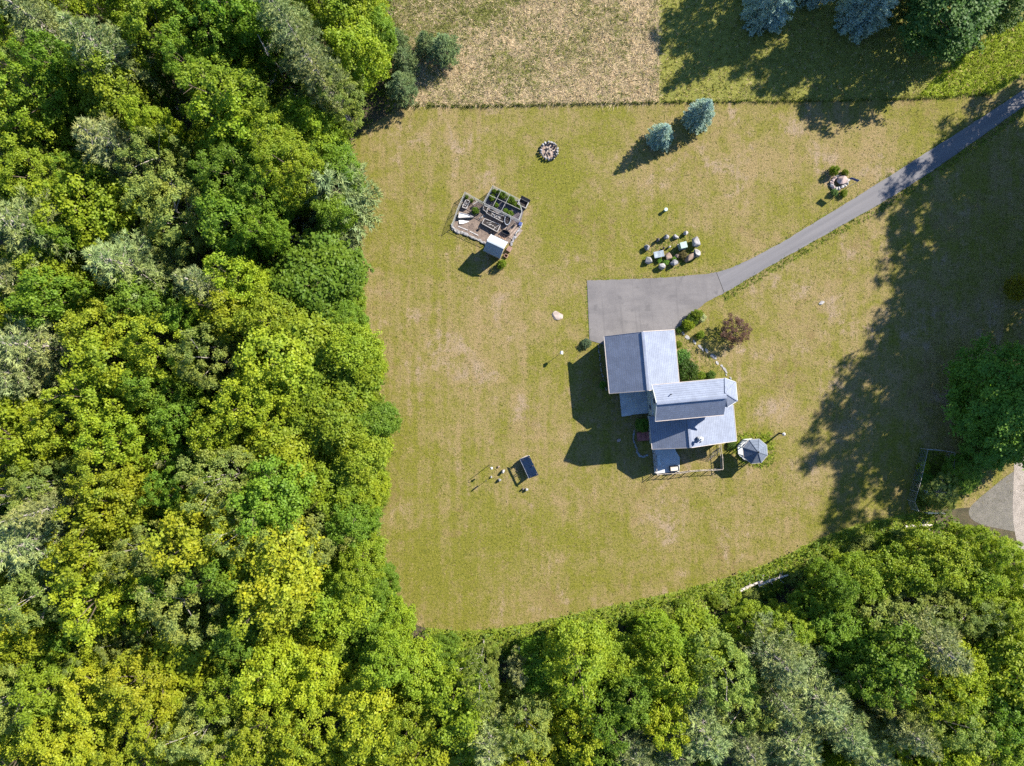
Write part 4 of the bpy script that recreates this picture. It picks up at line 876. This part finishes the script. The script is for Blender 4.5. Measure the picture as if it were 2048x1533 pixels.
def broad_trunk(name, seed, h, tips, r0=.20, n_l=14, mat=None):
    r = random.Random(seed); mb = MB(); top = h*.80
    pts = [Vector((0, 0, 0))]; 
    for i in range(1, 6): pts.append(Vector((r.uniform(-.12, .12)*i*.6, r.uniform(-.12, .12)*i*.6, top*i/5)))
    mb.path(pts, [r0*1.25] + [r0*(1 - .16*i) for i in range(1, 6)], 8)
    tips = sorted(tips.tolist(), key=lambda t: r.random())[:n_l]
    for t in tips:
        t = Vector(t); s = max(.35, min(.92, (t.z - h*.22)/top)); k = s*5; i = min(int(k), 4); a = pts[i].lerp(pts[i+1], k - i)
        if t.z < a.z: a = pts[1].lerp(pts[2], r.random())
        m = a.lerp(t, .5) + Vector((r.uniform(-.2, .2), r.uniform(-.2, .2), r.uniform(-.1, .3))); mb.path([a, m, t], [r0*.42, r0*.26, r0*.10], 5)
        for _ in range(2):
            q = t + Vector((r.uniform(-.8, .8), r.uniform(-.8, .8), r.uniform(.1, .7))); mb.tube(m.lerp(t, .6), q, r0*.14, r0*.05, 4)
    me = mb.mesh(name); me.materials.append(mat or M_BARK); return me

def blades(pos, dirs, L, W, r):
    n = len(pos); a = unit(np.cross(dirs, r.normal(0, 1, (n, 3)))); l = (L*r.uniform(.7, 1.25, n))[:, None]
    return np.stack([pos - a*W*.5, pos + a*W*.5, pos + dirs*l], 1)

def conifer(name, seed, h, z0, R, whorls, per, node, tufts, nb, L, W, rise, droop, power, irregular, mat_t=None, spread=.16):
    """branches in whorls; needle tufts along each branch. returns crown mesh, trunk mesh"""
    r = np.random.default_rng(seed); P0 = []; D0 = []; T0 = []; tr = MB()
    tr.path([(0, 0, 0), (.05, .03, h*.4), (.0, .06, h*.75), (0, 0, h*.99)], [h*.014, h*.011, h*.007, h*.002], 8)
    for w in range(whorls):
        t = (w + r.uniform(-.2, .2))/whorls; t = min(max(t, 0), .985); z = z0 + (h - z0)*t
        base = R*(1 - t**power)*(.55 + .45*min(1, t*4 + .35)); n = max(4, int(per*(1 - .35*t))); ph = r.uniform(0, 6.28)
        for b in range(n):
            a = ph + 2*math.pi*b/n + r.normal(0, .18); l = max(.25, base*r.uniform(1 - irregular, 1.08)); bt = r.uniform(0, .4)
            k = max(2, int(l/node)); f = np.linspace(.28 if l > 1 else .1, 1, k)
            d = np.array([math.cos(a), math.sin(a), 0.]); zz = z + rise*l*f - droop*l*f**2
            pts = np.stack([d[0]*l*f, d[1]*l*f, zz], 1)
            tr.tube((0, 0, z), pts[-1], .014 + .015*l, .010, 4, cap=False)
            side = np.array([-d[1], d[0], 0.])
            for j in range(tufts):
                off = r.normal(0, spread, (k, 1))*side*l*np.clip(1.25 - f, .25, 1)[:, None]*1.5 + r.normal(0, .06, (k, 3))
                P0.append(pts + off); D0.append(np.repeat((d*.75 + np.array([0, 0, .45]))[None], k, 0) + off*.6); T0.append(np.clip(bt + f*.45 + r.uniform(-.1, .15, k), 0, 1))
    # leader tuft
    P0.append(np.array([[0, 0, h*.985], [0, 0, h*.95]])); D0.append(np.array([[0, 0, 1.], [.2, 0, 1.]])); T0.append(np.array([.9, .8]))
    Pt = np.concatenate(P0); D = unit(np.concatenate(D0)); T = np.concatenate(T0); n = len(Pt)
    dirs = unit(np.repeat(D, nb, 0) + r.normal(0, .62, (n*nb, 3))); tri = blades(np.repeat(Pt, nb, 0) + r.normal(0, .03, (n*nb, 3)), dirs, L, W, r)
    cm = tri_mesh(name + '_crown', tri, np.clip(np.repeat(T, nb) + r.uniform(-.12, .12, n*nb), 0, 1), [M_NEEDLE])
    tm = tr.mesh(name + '_trunk'); tm.materials.append(mat_t or M_BARK); return cm, tm

MAPLES = []
for i in range(6):
    cm, tips = broad_crown(f'maple_crown_{i}', 100 + i, 4.0, 4.6, 14.0, (58, 74, 90, 64, 50, 82)[i], (17, 16, 15, 18, 20, 16)[i], (15, 16, 16, 15, 15, 15)[i], (.27, .23, .21, .30, .32, .25)[i], (1.10, .95, .80, 1.2, 1.35, .90)[i], .20 + .03*i); MAPLES.append((cm, broad_trunk(f'maple_trunk_{i}', i, 14, tips)))
EDGE = []      # trees at the wood's edge carry leaves almost to the ground
for i in range(3):
    cm, tips = broad_crown(f'edge_crown_{i}', 200 + i, 4.0, .8, 14.0, (90, 110, 80)[i], 17, 14, (.27, .22, .30)[i], (1.1, .9, 1.25)[i], .20); EDGE.append((cm, broad_trunk(f'edge_trunk_{i}', 20 + i, 14, tips)))
FINE = []      # small-leaved, looser trees
for i in range(3):
    cm, tips = broad_crown(f'fine_crown_{i}', 300 + i, 4.0, 3.8, 14.0, 95, 16, 15, .19, .80, .26); FINE.append((cm, broad_trunk(f'fine_trunk_{i}', 40 + i, 14, tips, .17, 20, M_BARK_GREY)))
PINES = [conifer(f'pine_{i}', 400 + i, 22, 8.5, 4.0, 15, 7, .42, 4, 10, .46, .085, .34, .12, 1.6, .38, M_BARK_GREY) for i in range(4)]
LOWPINES = [conifer(f'low_pine_{i}', 450 + i, 9, .8, 2.6, 13, 8, .30, 4, 8, .34, .075, .40, .15, 1.4, .25) for i in range(2)]
SPRUCES = [conifer(f'spruce_{i}', 500 + i, 10, .25, 2.9, 17, 11, .20, 5, 7, .21, .065, .14, .22, 1.6, .16, None, .10) for i in range(3)]
SHRUBS = []
for i in range(4):
    cm, tips = broad_crown(f'shrub_crown_{i}', 600 + i, 1.0, .05, 1.5, 30, 12, 11, .13, .36, .15); SHRUBS.append((cm, broad_trunk(f'shrub_stem_{i}', 60 + i, 1.3, tips, .035, 10)))
SPARSE = broad_crown('sparse_crown', 700, 1.5, .7, 3.0, 46, 10, 9, .12, .34, .3); SPARSE = (SPARSE[0], broad_trunk('sparse_stem', 71, 3.0, SPARSE[1], .07, 22))

def jitter(c, r, a=.14):
    f = 1 + r.uniform(-a, a); return tuple(max(0, x*f*(1 + r.uniform(-a*.35, a*.35))) for x in c) + (1,)

def plant(name, proto, loc, sxy, sz, colr, label, cat, group, r, part='trunk'):
    e = empty(name, loc, r.uniform(0, 6.28), label, cat, group); s2 = sxy*r.uniform(.92, 1.08); e.scale = (sxy, s2, sz)
    c = link('crown', proto[0], e); c.color = colr; t = link(part, proto[1], e)
    return e

def shrub(u, v, rp, h, c, label, kind=None, sd=0, name='shrub', cat='shrub', group=None):
    r = random.Random(int(u*7 + v*3 + sd)); z = h*.5; k = rp*G*(1 - z/H)
    return plant(name, SHRUBS[r.randrange(4)], P(u, v, z*.7).xy.to_3d(), k, h/1.5, jitter(c, r, .1), label, cat, group, r, 'stems')

C_Y = (0.275, 0.315, 0.022); C_M = (0.215, 0.285, 0.023); C_G = (0.140, 0.228, 0.024); C_O = (0.215, 0.262, 0.062); C_P = (0.210, 0.250, 0.098); C_S = (0.30, 0.41, 0.40); C_D = (0.145, 0.262, 0.038)
KINDS = {'Y': ('maple_tree', 'vivid yellow-green maple', 'tree', C_Y), 'M': ('maple_tree', 'fresh light-green maple', 'tree', C_M), 'G': ('maple_tree', 'deep green maple', 'tree', C_G), 'O': ('ash_tree', 'olive fine-leaved tree', 'tree', C_O), 'P': ('pine_tree', 'grey-green feathery pine', 'tree', C_P)}

# ------------------------------------------------------------------ the woods: crown centre pixel, crown radius pixel, kind, height
WOODS = '''
75 45 66 P|205 100 76 P|20 12 42 M|255 22 52 M|330 78 58 M|425 68 68 G|490 28 58 G|380 20 45 M|105 212 68 M|250 205 58 M|225 292 76 P|62 270 70 M|325 262 36 M|470 212 76 M
498 288 66 M|90 366 52 M|480 362 58 G|12 318 50 G|150 150 40 G|395 150 44 G|30 150 48 O|330 330 60 O
560 30 58 P|612 82 64 P|645 138 58 P|715 55 58 M|745 15 46 M|728 118 56 M|690 198 52 O|640 262 54 M|560 290 56 M|585 340 50 M|535 400 44 G
50 452 84 P|18 560 54 P|195 425 66 Y|245 530 84 P|368 430 76 O|475 450 58 G|412 570 52 P|490 572 46 Y|470 640 50 M|120 542 48 M|28 612 46 Y|125 602 52 G|60 690 84 P|22 745 62 P|218 662 60 M|342 690 60 Y|250 742 72 Y|430 716 62 O|300 610 50 G|400 640 44 G|545 470 30 D|150 480 40 G
650 566 92 G|548 645 58 M|640 690 84 M|722 700 52 M|560 735 76 M|680 765 84 M|745 735 40 M
228 792 66 Y|58 872 70 Y|160 840 56 Y|272 868 58 Y|242 932 60 Y|20 930 46 Y|345 920 34 P|142 960 58 O|80 985 50 O|450 858 54 Y|470 950 70 O|250 1005 58 Y|432 1062 70 Y|60 1085 90 P|100 1018 48 P|200 1095 68 Y|310 1092 50 O|370 830 50 G|370 970 46 G|330 780 46 G|520 800 56 M|360 1150 44 G
672 832 78 M|738 900 58 M|600 900 78 Y|690 962 66 M|640 1062 76 O|522 1042 58 O|722 1040 44 G|562 1122 76 Y|735 1128 52 M|560 985 56 G|480 1140 50 G
30 1232 54 Y|110 1170 58 O|222 1182 78 Y|92 1262 58 Y|388 1190 78 O|388 1292 88 Y|272 1268 36 O|40 1392 60 O|122 1352 50 M|205 1372 60 Y|292 1345 58 Y|330 1422 68 Y|118 1432 52 Y|58 1502 68 Y|170 1485 66 Y|300 1505 76 Y|422 1442 58 O|470 1506 56 Y|490 1240 56 G|470 1380 50 M
568 1182 58 Y|708 1200 70 M|600 1262 52 Y|695 1290 58 M|805 1250 36 M|775 1310 56 M|560 1335 58 Y|640 1345 66 Y|735 1372 66 Y|838 1335 56 M|905 1370 64 M|540 1432 58 Y|640 1435 76 Y|758 1445 66 Y|830 1415 48 M|855 1488 76 Y|935 1440 56 M|720 1510 56 Y|600 1512 60 Y|960 1350 40 O
1040 1345 34 P|1150 1315 66 M|1135 1262 44 M|1268 1292 58 M|1395 1280 78 M|1442 1335 64 O|1052 1425 58 O|1150 1440 50 Y|1322 1420 48 Y|1405 1460 76 P|1270 1508 58 P|1512 1222 48 M|1500 1290 50 O|1205 1420 50 G|1262 1380 48 G|1060 1510 60 Y|980 1480 56 P|1190 1515 50 G|1330 1345 52 M|1340 1515 50 P
1562 1325 66 P|1632 1395 84 P|1582 1482 78 P|1575 1225 46 M|1642 1200 62 G|1690 1255 58 G|1745 1190 74 O|1832 1172 74 O|1765 1300 58 G|1872 1262 76 P|1845 1352 64 Y|1790 1400 56 O|1872 1425 58 O|1905 1335 50 Y|1990 1250 74 M|2012 1342 74 M|1815 1460 56 P|1862 1492 56 Y|1742 1508 58 P|1962 1492 76 M|2025 1440 60 G|1690 1460 60 P|1560 1400 50 P|1480 1400 56 O|1490 1490 56 P|1700 1340 50 G|1940 1410 50 G
1930 1120 52 M|1868 1085 52 M|1795 1110 52 M|1955 1062 44 M|2002 1085 42 M|1985 1185 50 M|2030 1140 40 M|1720 1125 46 M|1915 1185 56 O|1660 1135 38 G
-30 100 60 M|-30 380 60 M|-35 820 60 Y|-30 1180 60 Y|-30 1330 60 Y|100 -25 55 M|300 -30 55 G|640 -25 55 M|440 -30 50 G|2075 1270 60 M|2075 1400 60 M|700 1570 60 Y|400 1565 60 Y|1100 1575 60 O|1600 1570 60 P|1900 1575 60 M|150 1575 60 Y'''
trees = []
for row in WOODS.strip().splitlines():
    for it in row.split('|'):
        u, v, rp, k = it.split(); trees.append([float(u), float(v), float(rp), k])
r = random.Random(42)
def region_open(u, v):
    """true over lawn, meadow and paving, where no wood grows (photo pixels, crown level)"""
    return not in_forest(u, v)
FOREST_PX = [(800, -80), (775, 60), (745, 190), (690, 250), (690, 330), (725, 410), (680, 490), (735, 570), (730, 650), (765, 730), (775, 880), (765, 980), (755, 1080), (785, 1150), (800, 1240), (960, 1290), (1090, 1280), (1250, 1235), (1400, 1205), (1480, 1215), (1560, 1190), (1650, 1130), (1760, 1090), (1840, 1060), (1950, 1060), (2110, 1120), (2110, 1620), (-80, 1620), (-80, -80)]
def in_forest(u, v): return bool(in_poly(np.array([u]), np.array([v]), np.array(FOREST_PX, float))[0])
fill = []
for _ in range(5000):
    u, v = r.uniform(-40, 2090), r.uniform(-40, 1570)
    if not in_forest(u, v): continue
    if any(math.hypot(u - t[0], v - t[1]) < t[2]*.76 + 9 for t in trees): continue
    if any(math.hypot(u - t[0], v - t[1]) < 46 for t in fill): continue
    if math.hypot(u - 345, v - 215) < 36 or math.hypot(u - 575, v - 165) < 44 or math.hypot(u - 605, v - 465) < 62: continue
    fill.append([u, v, r.uniform(34, 46), r.choice('MGGOYG' if v > 700 else 'GGMOG')])
    if len(fill) > 95: break

records = []
def wood_tree(u, v, rp, k, young=False):
    left = u < 1000 and v < 1255; near = (left and u > 590) or (not left and v < 1300)
    if k == 'D': k = 'G'
    if k == 'P': h = r.uniform(19, 22.5) if rp > 45 else r.uniform(11, 14)
    elif young: h = r.uniform(8.5, 11.5)
    elif near: h = r.uniform(11.5, 14)
    else: h = r.uniform(15.5, 18.5)
    if not left and not young: h *= .86
    if left and near: u -= 15; rp *= .93
    elif near and u > 800: v += 32; rp *= .93
    zc = h*(.70 if k == 'P' else .52 if near else .62)
    base = P(u, v, zc).xy.to_3d(); R = rp*G*(1 - zc/H)
    nm, desc, cat, c = KINDS[k]
    if left and k in 'YM' and u < 620: c = tuple(a + (b - a)*min(1, max(0, (v - 300)/900)) for a, b in zip(C_M, C_Y))
    if k == 'P': proto = PINES[r.randrange(4)]; s = R/3.6; sz = h/22
    else:
        proto = (FINE[r.randrange(3)] if k == 'O' else EDGE[r.randrange(3)] if near else MAPLES[r.randrange(6)]); s = R/3.9; sz = h/14
    e = plant(nm, proto, base, s, sz, jitter(c, r), None, cat, None, r)
    records.append([e, u, v, ('young ' if young else '') + desc, h, left])
for t in trees: wood_tree(*t)
for t in fill: wood_tree(*t, young=True)
print('woods', len(trees), len(fill))
# bushy pines and the little evergreens at the meadow corner
records2 = []
for u, v, rp, h, lab in ((795, 84, 27, 5, 'small dark evergreen against the wood, topmost of three left of the meadow'), (810, 126, 30, 5.5, 'small dark evergreen, middle of three left of the meadow'), (805, 176, 33, 6, 'small dark evergreen, lowest of three left of the meadow'), (850, 88, 24, 4.5, 'left one of two small evergreens standing in the meadow'), (888, 100, 34, 5.2, 'right one of two small evergreens standing in the meadow')):
    z = h*.4; R = rp*G*(1 - z/H); plant('young_pine', LOWPINES[r.randrange(2)], P(u, v, z).xy.to_3d(), R/2.4, h/9, jitter((.135, .190, .085), r, .06), lab, 'tree', 'small evergreens at the meadow corner', r)
z = 5; plant('soft_pine', LOWPINES[0], P(676, 392, 5).xy.to_3d(), 84*G*.94/2.3, 1.3, (.17, .225, .10, 1), 'big soft grey-green pine leaning over the lawn left of the kitchen garden', 'tree', None, r)
z = 3; plant('soft_pine', LOWPINES[1], P(668, 466, 3).xy.to_3d(), 54*G*.96/2.3, .8, (.16, .21, .09, 1), 'smaller soft pine just below the big one at the lawn edge', 'tree', None, r)

# blue spruces
for u, v, rp, h, i, lab in ((1316, 282, 28, 5.0, 0, 'round blue spruce on the lawn, lower left of the pair'), (1391, 243, 32, 6.2, 1, 'round blue spruce on the lawn, upper right of the pair'), (1520, 38, 52, 11.0, 2, 'tall blue spruce at the top edge, left of three'), (1620, -12, 46, 11, 0, 'tall pale spruce at the top edge, middle of three'), (1708, 46, 52, 11.0, 1, 'tall blue spruce at the top edge, right of three')):
    plant('blue_spruce', SPRUCES[i], P(u, v), rp*G*.97/2.75, h/10, jitter(C_S, r, .06), lab, 'tree', 'blue spruces', r)
# trees along the right side, most of them past the picture edge: they shade the lawn and the drive
for i, (u, v, rp, h) in enumerate(((2175, 115, 62, 17), (2140, 185, 75, 19), (2150, 260, 80, 19), (2165, 340, 80, 19), (2150, 415, 80, 19), (2110, 480, 75, 20), (2068, 556, 80, 24), (2088, 640, 80, 22), (2092, 735, 85, 23), (2210, 480, 90, 21), (2230, 330, 90, 20), (2235, 190, 80, 19), (2190, 620, 85, 20))):
    k = 1; plant('shade_tree', MAPLES[i % 6], P(u, v), rp*G/3.9, h/14, jitter(C_G, r), f'tall leafy tree past the right picture edge, {ORD[i]} of the row shading the lawn', 'tree', 'trees past the right edge', r)
for u, v, rp, h, c, pr, lab in ((1998, 790, 84, 9.0, C_D, EDGE[0], 'large rounded dark green tree at the right edge of the lawn'), (1985, 895, 46, 6.0, C_D, EDGE[1], 'dark green tree below the large rounded one, above the gravel'), (2045, 850, 70, 9, C_D, EDGE[2], 'dark green tree cut by the right edge beside the large rounded one'), (1925, 945, 36, 4.0, C_G, EDGE[1], 'low green tree between fenced plot and gravel apron'), (1880, 985, 34, 3.4, C_O, FINE[0], 'pale small tree at the bottom of the shaded fenced plot'),
                            (1900, 20, 78, 11.5, (.085, .160, .045), EDGE[2], 'broad dark green tree at the top right above the bright weeds'), (1995, 0, 55, 7.5, (.085, .15, .035), EDGE[0], 'dark green tree at the top right corner'), (1800, 5, 36, 5, (.12, .17, .05), EDGE[1], 'green tree between right spruce and broad dark tree at the top')):
    z = h*.5; plant('shade_tree' if h > 6 else 'small_tree', pr, P(u, v, z).xy.to_3d(), rp*G*(1 - z/H)/3.9, h/14, jitter(c, r, .05), lab, 'tree', None, r)
plant('yellow_tree', EDGE[1], P(2052, 575, 3).xy.to_3d(), 22*G/3.9, .3, (.22, .20, .012, 1), 'bright yellow-green sapling at the right picture edge', 'tree', None, r)
for i, (u, v, rp, h) in enumerate(((1560, -75, 60, 12), (1840, -60, 75, 15), (1760, -120, 85, 16))):
    plant('shade_tree', MAPLES[i], P(u, v), rp*G/3.9, h/14, jitter(C_G, r), f'tall leafy tree past the top picture edge, {ORD[i]} of those shading the meadow', 'tree', 'trees past the top edge', r)

# ------------------------------------------------------------------ shrubs and garden plants
C_L = (0.145, 0.200, 0.014); C_SH = (0.075, 0.130, 0.012)
e = plant('purple_maple', SPARSE, P(1461, 664), 25*G/1.4, .95, (.135, .075, .068, 1), 'small sparse purple-leaved tree on the lawn right of the garage', 'tree', None, r)
for u, v, rp, h, c, lab in ((1393, 631, 12, 1.3, C_L, 'bright shrub at the driveway bend, top of the row'), (1402, 636, 9, .9, (.35, .38, .25), 'white-flowering shrub at the driveway bend'), (1383, 640, 11, 1.1, C_SH, 'green shrub in the middle of the row at the driveway bend'), (1377, 650, 11, 1.2, (.19, .24, .01), 'lime-green shrub at the lower end of the driveway row'), (1358, 661, 6, .5, C_SH, 'tiny shrub at the garage corner by the driveway'),
                            (1400, 670, 8, .9, C_L, 'light-green plant beside the first stepping stones'), (1357, 690, 7, .8, C_L, 'small lime plant at the right garage wall'), (1363, 715, 16, 1.5, (.10, .19, .04), 'blue-green shrub at the middle of the right garage wall'), (1373, 741, 22, 1.9, (.045, .085, .008), 'dark green yew at the inner corner of garage and main wing'),
                            (1402, 752, 8, .8, C_L, 'small shrub below the main wing front, left of two'), (1421, 751, 9, .9, C_SH, 'small shrub below the main wing front, right of two'), (1172, 687, 9, .8, (.10, .15, .09), 'rounded blue-grey shrub left of the garage corner'), (1003, 529, 9, 1.2, C_L, 'light-green shrub at the foot of the garden shed'),
                            (1667, 343, 9, 1.3, C_L, 'bright shrub above the stone basin, left of two'), (1689, 346, 6, .9, C_L, 'smaller bright shrub above the stone basin, right of two'), (1668, 386, 7, .7, (.10, .17, .05), 'grey-green plant below the stone basin'), (1687, 387, 7, .7, C_L, 'light plant below the stone basin by the pole'),
                            (1365.5, 510, 8, .8, (.16, .13, .05), 'mound of dry tan grass beside the utility box'), (1331, 525, 6, .5, C_D, 'low dark plant below the slab table'), (1348, 519, 5, .45, C_D, 'low dark plant between the tan stones'), (1318, 521, 5, .5, C_D, 'low dark plant left below the slab table'),
                            (1462, 890, 9, .5, C_SH, 'low plants at the right corner of the lower wing'),
                            (1845, 935, 11, 1.2, C_M, 'bright bush inside the shaded fenced plot'), (1875, 960, 12, 1.3, C_G, 'green bush at the right side of the shaded fenced plot'), (1850, 960, 14, 1.0, C_D, 'dark bush in the middle of the shaded fenced plot'), (1205, 770, 7, .7, C_D, 'dark plant against the left garage wall'), (1285, 850, 14, 1.0, C_D, 'dark shrub in the shade above the red steps')):
    shrub(u, v, rp, h, c, lab)
for u, v, rp, h, lab in ((951, 422, 6.5, .9, 'leafy plant in a pot in the middle of the kitchen garden mulch'), (934, 395, 4, .5, 'green plant in the top left corner of the kitchen garden'), (943, 402, 4, .5, 'green plant along the top fence of the kitchen garden'), (988, 384, 5, .9, 'green plant at the left end of the netted enclosure'), (998, 384, 4.5, .8, 'green plant at the top of the netted enclosure, second from the left'), (1005, 391, 8, 1.1, 'leafy plant in the upper middle of the netted enclosure'), (1021, 401, 9, 1.2, 'biggest leafy plant, right in the netted enclosure'), (1028, 409, 6, .9, 'leafy plant below the biggest one in the netted enclosure'),
                         (984, 397, 6, .9, 'leafy plant at the left wall of the netted enclosure'), (993, 411, 4.5, .7, 'small yellow-green plant in the middle of the netted enclosure'), (1011, 423, 5, .7, 'plant at the lower right edge of the netted enclosure'), (1020, 428, 6, .8, 'plant at the lower right corner of the netted enclosure'), (1039, 416, 4.5, .8, 'plant growing in the cold frame')):
    shrub(u, v, rp, h, (.13, .20, .02), lab, name='garden_plant', cat='plant')

# brush along the woods' lower edge
r2 = random.Random(77); BR = []
line = smooth_line([(940, 1290), (1050, 1275), (1180, 1245), (1300, 1222), (1400, 1196), (1470, 1180), (1560, 1150), (1640, 1108), (1730, 1075), (1800, 1058)], 6)
for i, (u, v) in enumerate(line[::2]):
    v += r2.uniform(-4, 12); v += 14; h = r2.uniform(.7, 1.6); o = shrub(u + r2.uniform(-8, 8), v, r2.uniform(12, 21), h, r2.choice((C_M, C_L, C_L, C_O)), f'{ORD[i]} leafy bush from the left along the lower edge of the lawn', group='bushes along the lower lawn edge', sd=i)
line = smooth_line([(700, 262), (690, 330), (716, 410), (690, 480), (715, 560), (730, 650), (758, 740), (765, 850), (765, 950), (756, 1050), (772, 1150), (805, 1235)], 4)
for i, (u, v) in enumerate(line[::2]):
    shrub(u - 16 + r2.uniform(-8, 8), v + r2.uniform(-10, 10), r2.uniform(16, 24), r2.uniform(1.2, 2.4), r2.choice((C_M, C_G, C_L)), f'{ORD[i]} leafy bush from the top along the left wood edge', group='bushes along the left lawn edge', sd=i)

# ------------------------------------------------------------------ dead trees
def dead_tree(u, v, h, lean, label, seed, limbs=9, m=M_DEAD, name='dead_tree'):
    p = P(u, v); o = empty(name, p, 0, label, 'tree'); r = random.Random(seed); mb = MB(); top = Vector((lean[0], lean[1], h))
    pts = [Vector((0, 0, 0)).lerp(top, i/5) + Vector((r.uniform(-.1, .1), r.uniform(-.1, .1), 0))*(0 < i < 5) for i in range(6)]
    mb.path(pts, [.17, .15, .13, .10, .07, .025], 7); mb.build('trunk', m, o)
    for _ in range(limbs):
        t = r.uniform(.45, .95)*5; i = min(int(t), 4); a = pts[i].lerp(pts[i+1], t - i); an = r.uniform(0, 6.28); l = r.uniform(1.0, 2.6)*(1.25 - t/6)
        b = a + Vector((math.cos(an)*l*.6, math.sin(an)*l*.6, l*.45)); c = b + Vector((math.cos(an + r.uniform(-.5, .5))*l*.5, math.sin(an)*l*.5, l*.3)); mb = MB(); mb.path([a, b, c], [.05, .035, .012], 5)
        for _ in range(4):
            q = a.lerp(c, r.uniform(.4, 1)); mb.tube(q, q + Vector((r.uniform(-.6, .6), r.uniform(-.6, .6), r.uniform(.1, .6))), .018, .006, 4)
        mb.build('limb', m, o)
dead_tree(594, 200, 13.5, (.3, .9), 'bare pale dead tree standing in the gap of the upper left wood', 1)
dead_tree(650, 500, 5, (-2.2, .8), 'bare leaning dead tree in the clearing above the round green maple', 2)
dead_tree(1468, 1372, 9, (.3, -.3), 'bare grey dead tree among the lower wood below the house', 3, 16, M_BARK_GREY)
dead_tree(520, 605, 7, (-1.0, .6), 'small bare snag left of the round green maple', 4, 10)
dead_tree(1715, 1262, 6, (1.5, -1.0), 'pale leaning snag in the lower right wood', 5, 6)
dead_tree(1115, 1470, 9, (-1.0, -.6), 'forked pale snag near the bottom edge right of the centre', 6, 6)
for i, (u, v, L, an, lab) in enumerate(((440, 118, 4.0, -35, 'fallen pale trunk with torn crown in the upper left wood'), (595, 445, 4.5, 70, 'brown fallen brush log in the clearing by the soft pines'), (1500, 1172, 3.2, 25, 'pale log lying in the brush below the lawn, left of the other'), (1545, 1160, 3.6, 20, 'pale log lying in the brush below the lawn, right of the other'), (1835, 1052, 3.0, 5, 'pale log pile strip at the lower right lawn corner'))):
    p = P(u, v); o = empty('fallen_log', p, math.radians(an), lab, 'log'); MB().path([(-L/2, 0, .2), (0, .08, .25), (L/2, 0, .3)], [.20, .17, .10], 8).build('stem', M_DEAD, o)
    for k in range(5):
        x = random.Random(i*9 + k).uniform(-.2, .5)*L; MB().tube((x, 0, .25), (x + .4, (-1)**k*.7, .5), .05, .02, 5).build('branch', M_DEAD, o)

# leafy undergrowth on the forest floor
rr = np.random.default_rng(5); pw = np.array([P(u, v).xy[:] for u, v in edge + [(1915, 1030), (1925, 1065), (1990, 1110), (2020, 1200), (2050, 1320), (2090, 1340), (2090, 1600), (-60, 1600), (-60, -60), (800, -60)]]); lo, hi = pw.min(0), pw.max(0)
n = 24000; x = rr.uniform(lo[0], hi[0], n); y = rr.uniform(lo[1], hi[1], n); ok = in_poly(x, y, pw); x, y = x[ok], y[ok]; n = len(x)
k = 9; pos = np.stack([np.repeat(x, k), np.repeat(y, k), np.abs(rr.normal(.45, .3, n*k)) + .05], 1) + rr.normal(0, .28, (n*k, 3))*np.array([1, 1, 0])
q = leaf_quads(pos, unit(rr.normal(0, .5, (n*k, 3)) + np.array([0, 0, 1])), .26, rr)
o = link('forest_undergrowth', tri_mesh('forest_undergrowth', q, rr.uniform(0, 1, n*k), [M_LEAF])); o.color = (.13, .19, .025, 1)
tag(o, 'low leafy undergrowth covering the floor of the woods', 'undergrowth', kind='stuff')

# ------------------------------------------------------------------ one label for each tree of the woods
def where(u, v, left):
    if left:
        a = 'at the left edge' if u < 95 else 'deep in the left wood' if u < 270 else 'in the mid left wood' if u < 440 else 'in the inner left wood' if u < 600 else 'on the left lawn edge'
        b = next(t for lim, t in ((110, 'at the top edge'), (240, 'level with the meadow edge'), (345, 'level with the fire pit'), (450, 'level with the garden'), (560, 'level with the garden shed'), (690, 'level with the driveway'), (790, 'level with the garage'), (880, 'level with the lower wing'), (985, 'level with the shelter'), (1085, 'just below shelter level'), (1175, 'near lawn bottom level'), (9999, 'level with the lawn bottom')) if v < lim)
    else:
        a = 'in lower wood'
        c = next(t for lim, t in ((120, 'far left'), (260, 'left'), (420, 'inner left'), (560, 'left of centre'), (700, 'under the wood edge'), (850, 'under the lawn corner'), (1000, 'left of the shelter'), (1130, 'under the shelter'), (1260, 'under the garage'), (1400, 'under the house'), (1540, 'under the gazebo'), (1680, 'right of gazebo'), (1820, 'under the plot'), (1950, 'under the gravel'), (9999, 'at the right edge')) if u < lim)
        a += ', ' + c; b = 'along the lawn' if v < 1250 else 'midway down' if v < 1390 else 'at the bottom'
    return f'{a}, {b}'
seen = {}
for rec in records: seen.setdefault((rec[3], where(rec[1], rec[2], rec[5])), []).append(rec)
for (d, w), rs in seen.items():
    rs.sort(key=lambda t: t[2]); n = len(rs)
    ordn = ('first', 'second', 'third', 'fourth', 'fifth', 'sixth', 'seventh')
    words = {1: [''], 2: [', upper of two', ', lower of two'], 3: [', top of three', ', middle of three', ', bottom of three']}.get(n) or [f', {ordn[i]} from top' for i in range(n)]
    for rec, x in zip(rs, words):
        rec[0]['label'] = ' '.join(f'{d} {w}{x}'.replace('lower wood, ', 'lower wood ').split()[:16]); rec[0]['group'] = 'trees of the left wood' if rec[5] else 'trees of the lower wood'
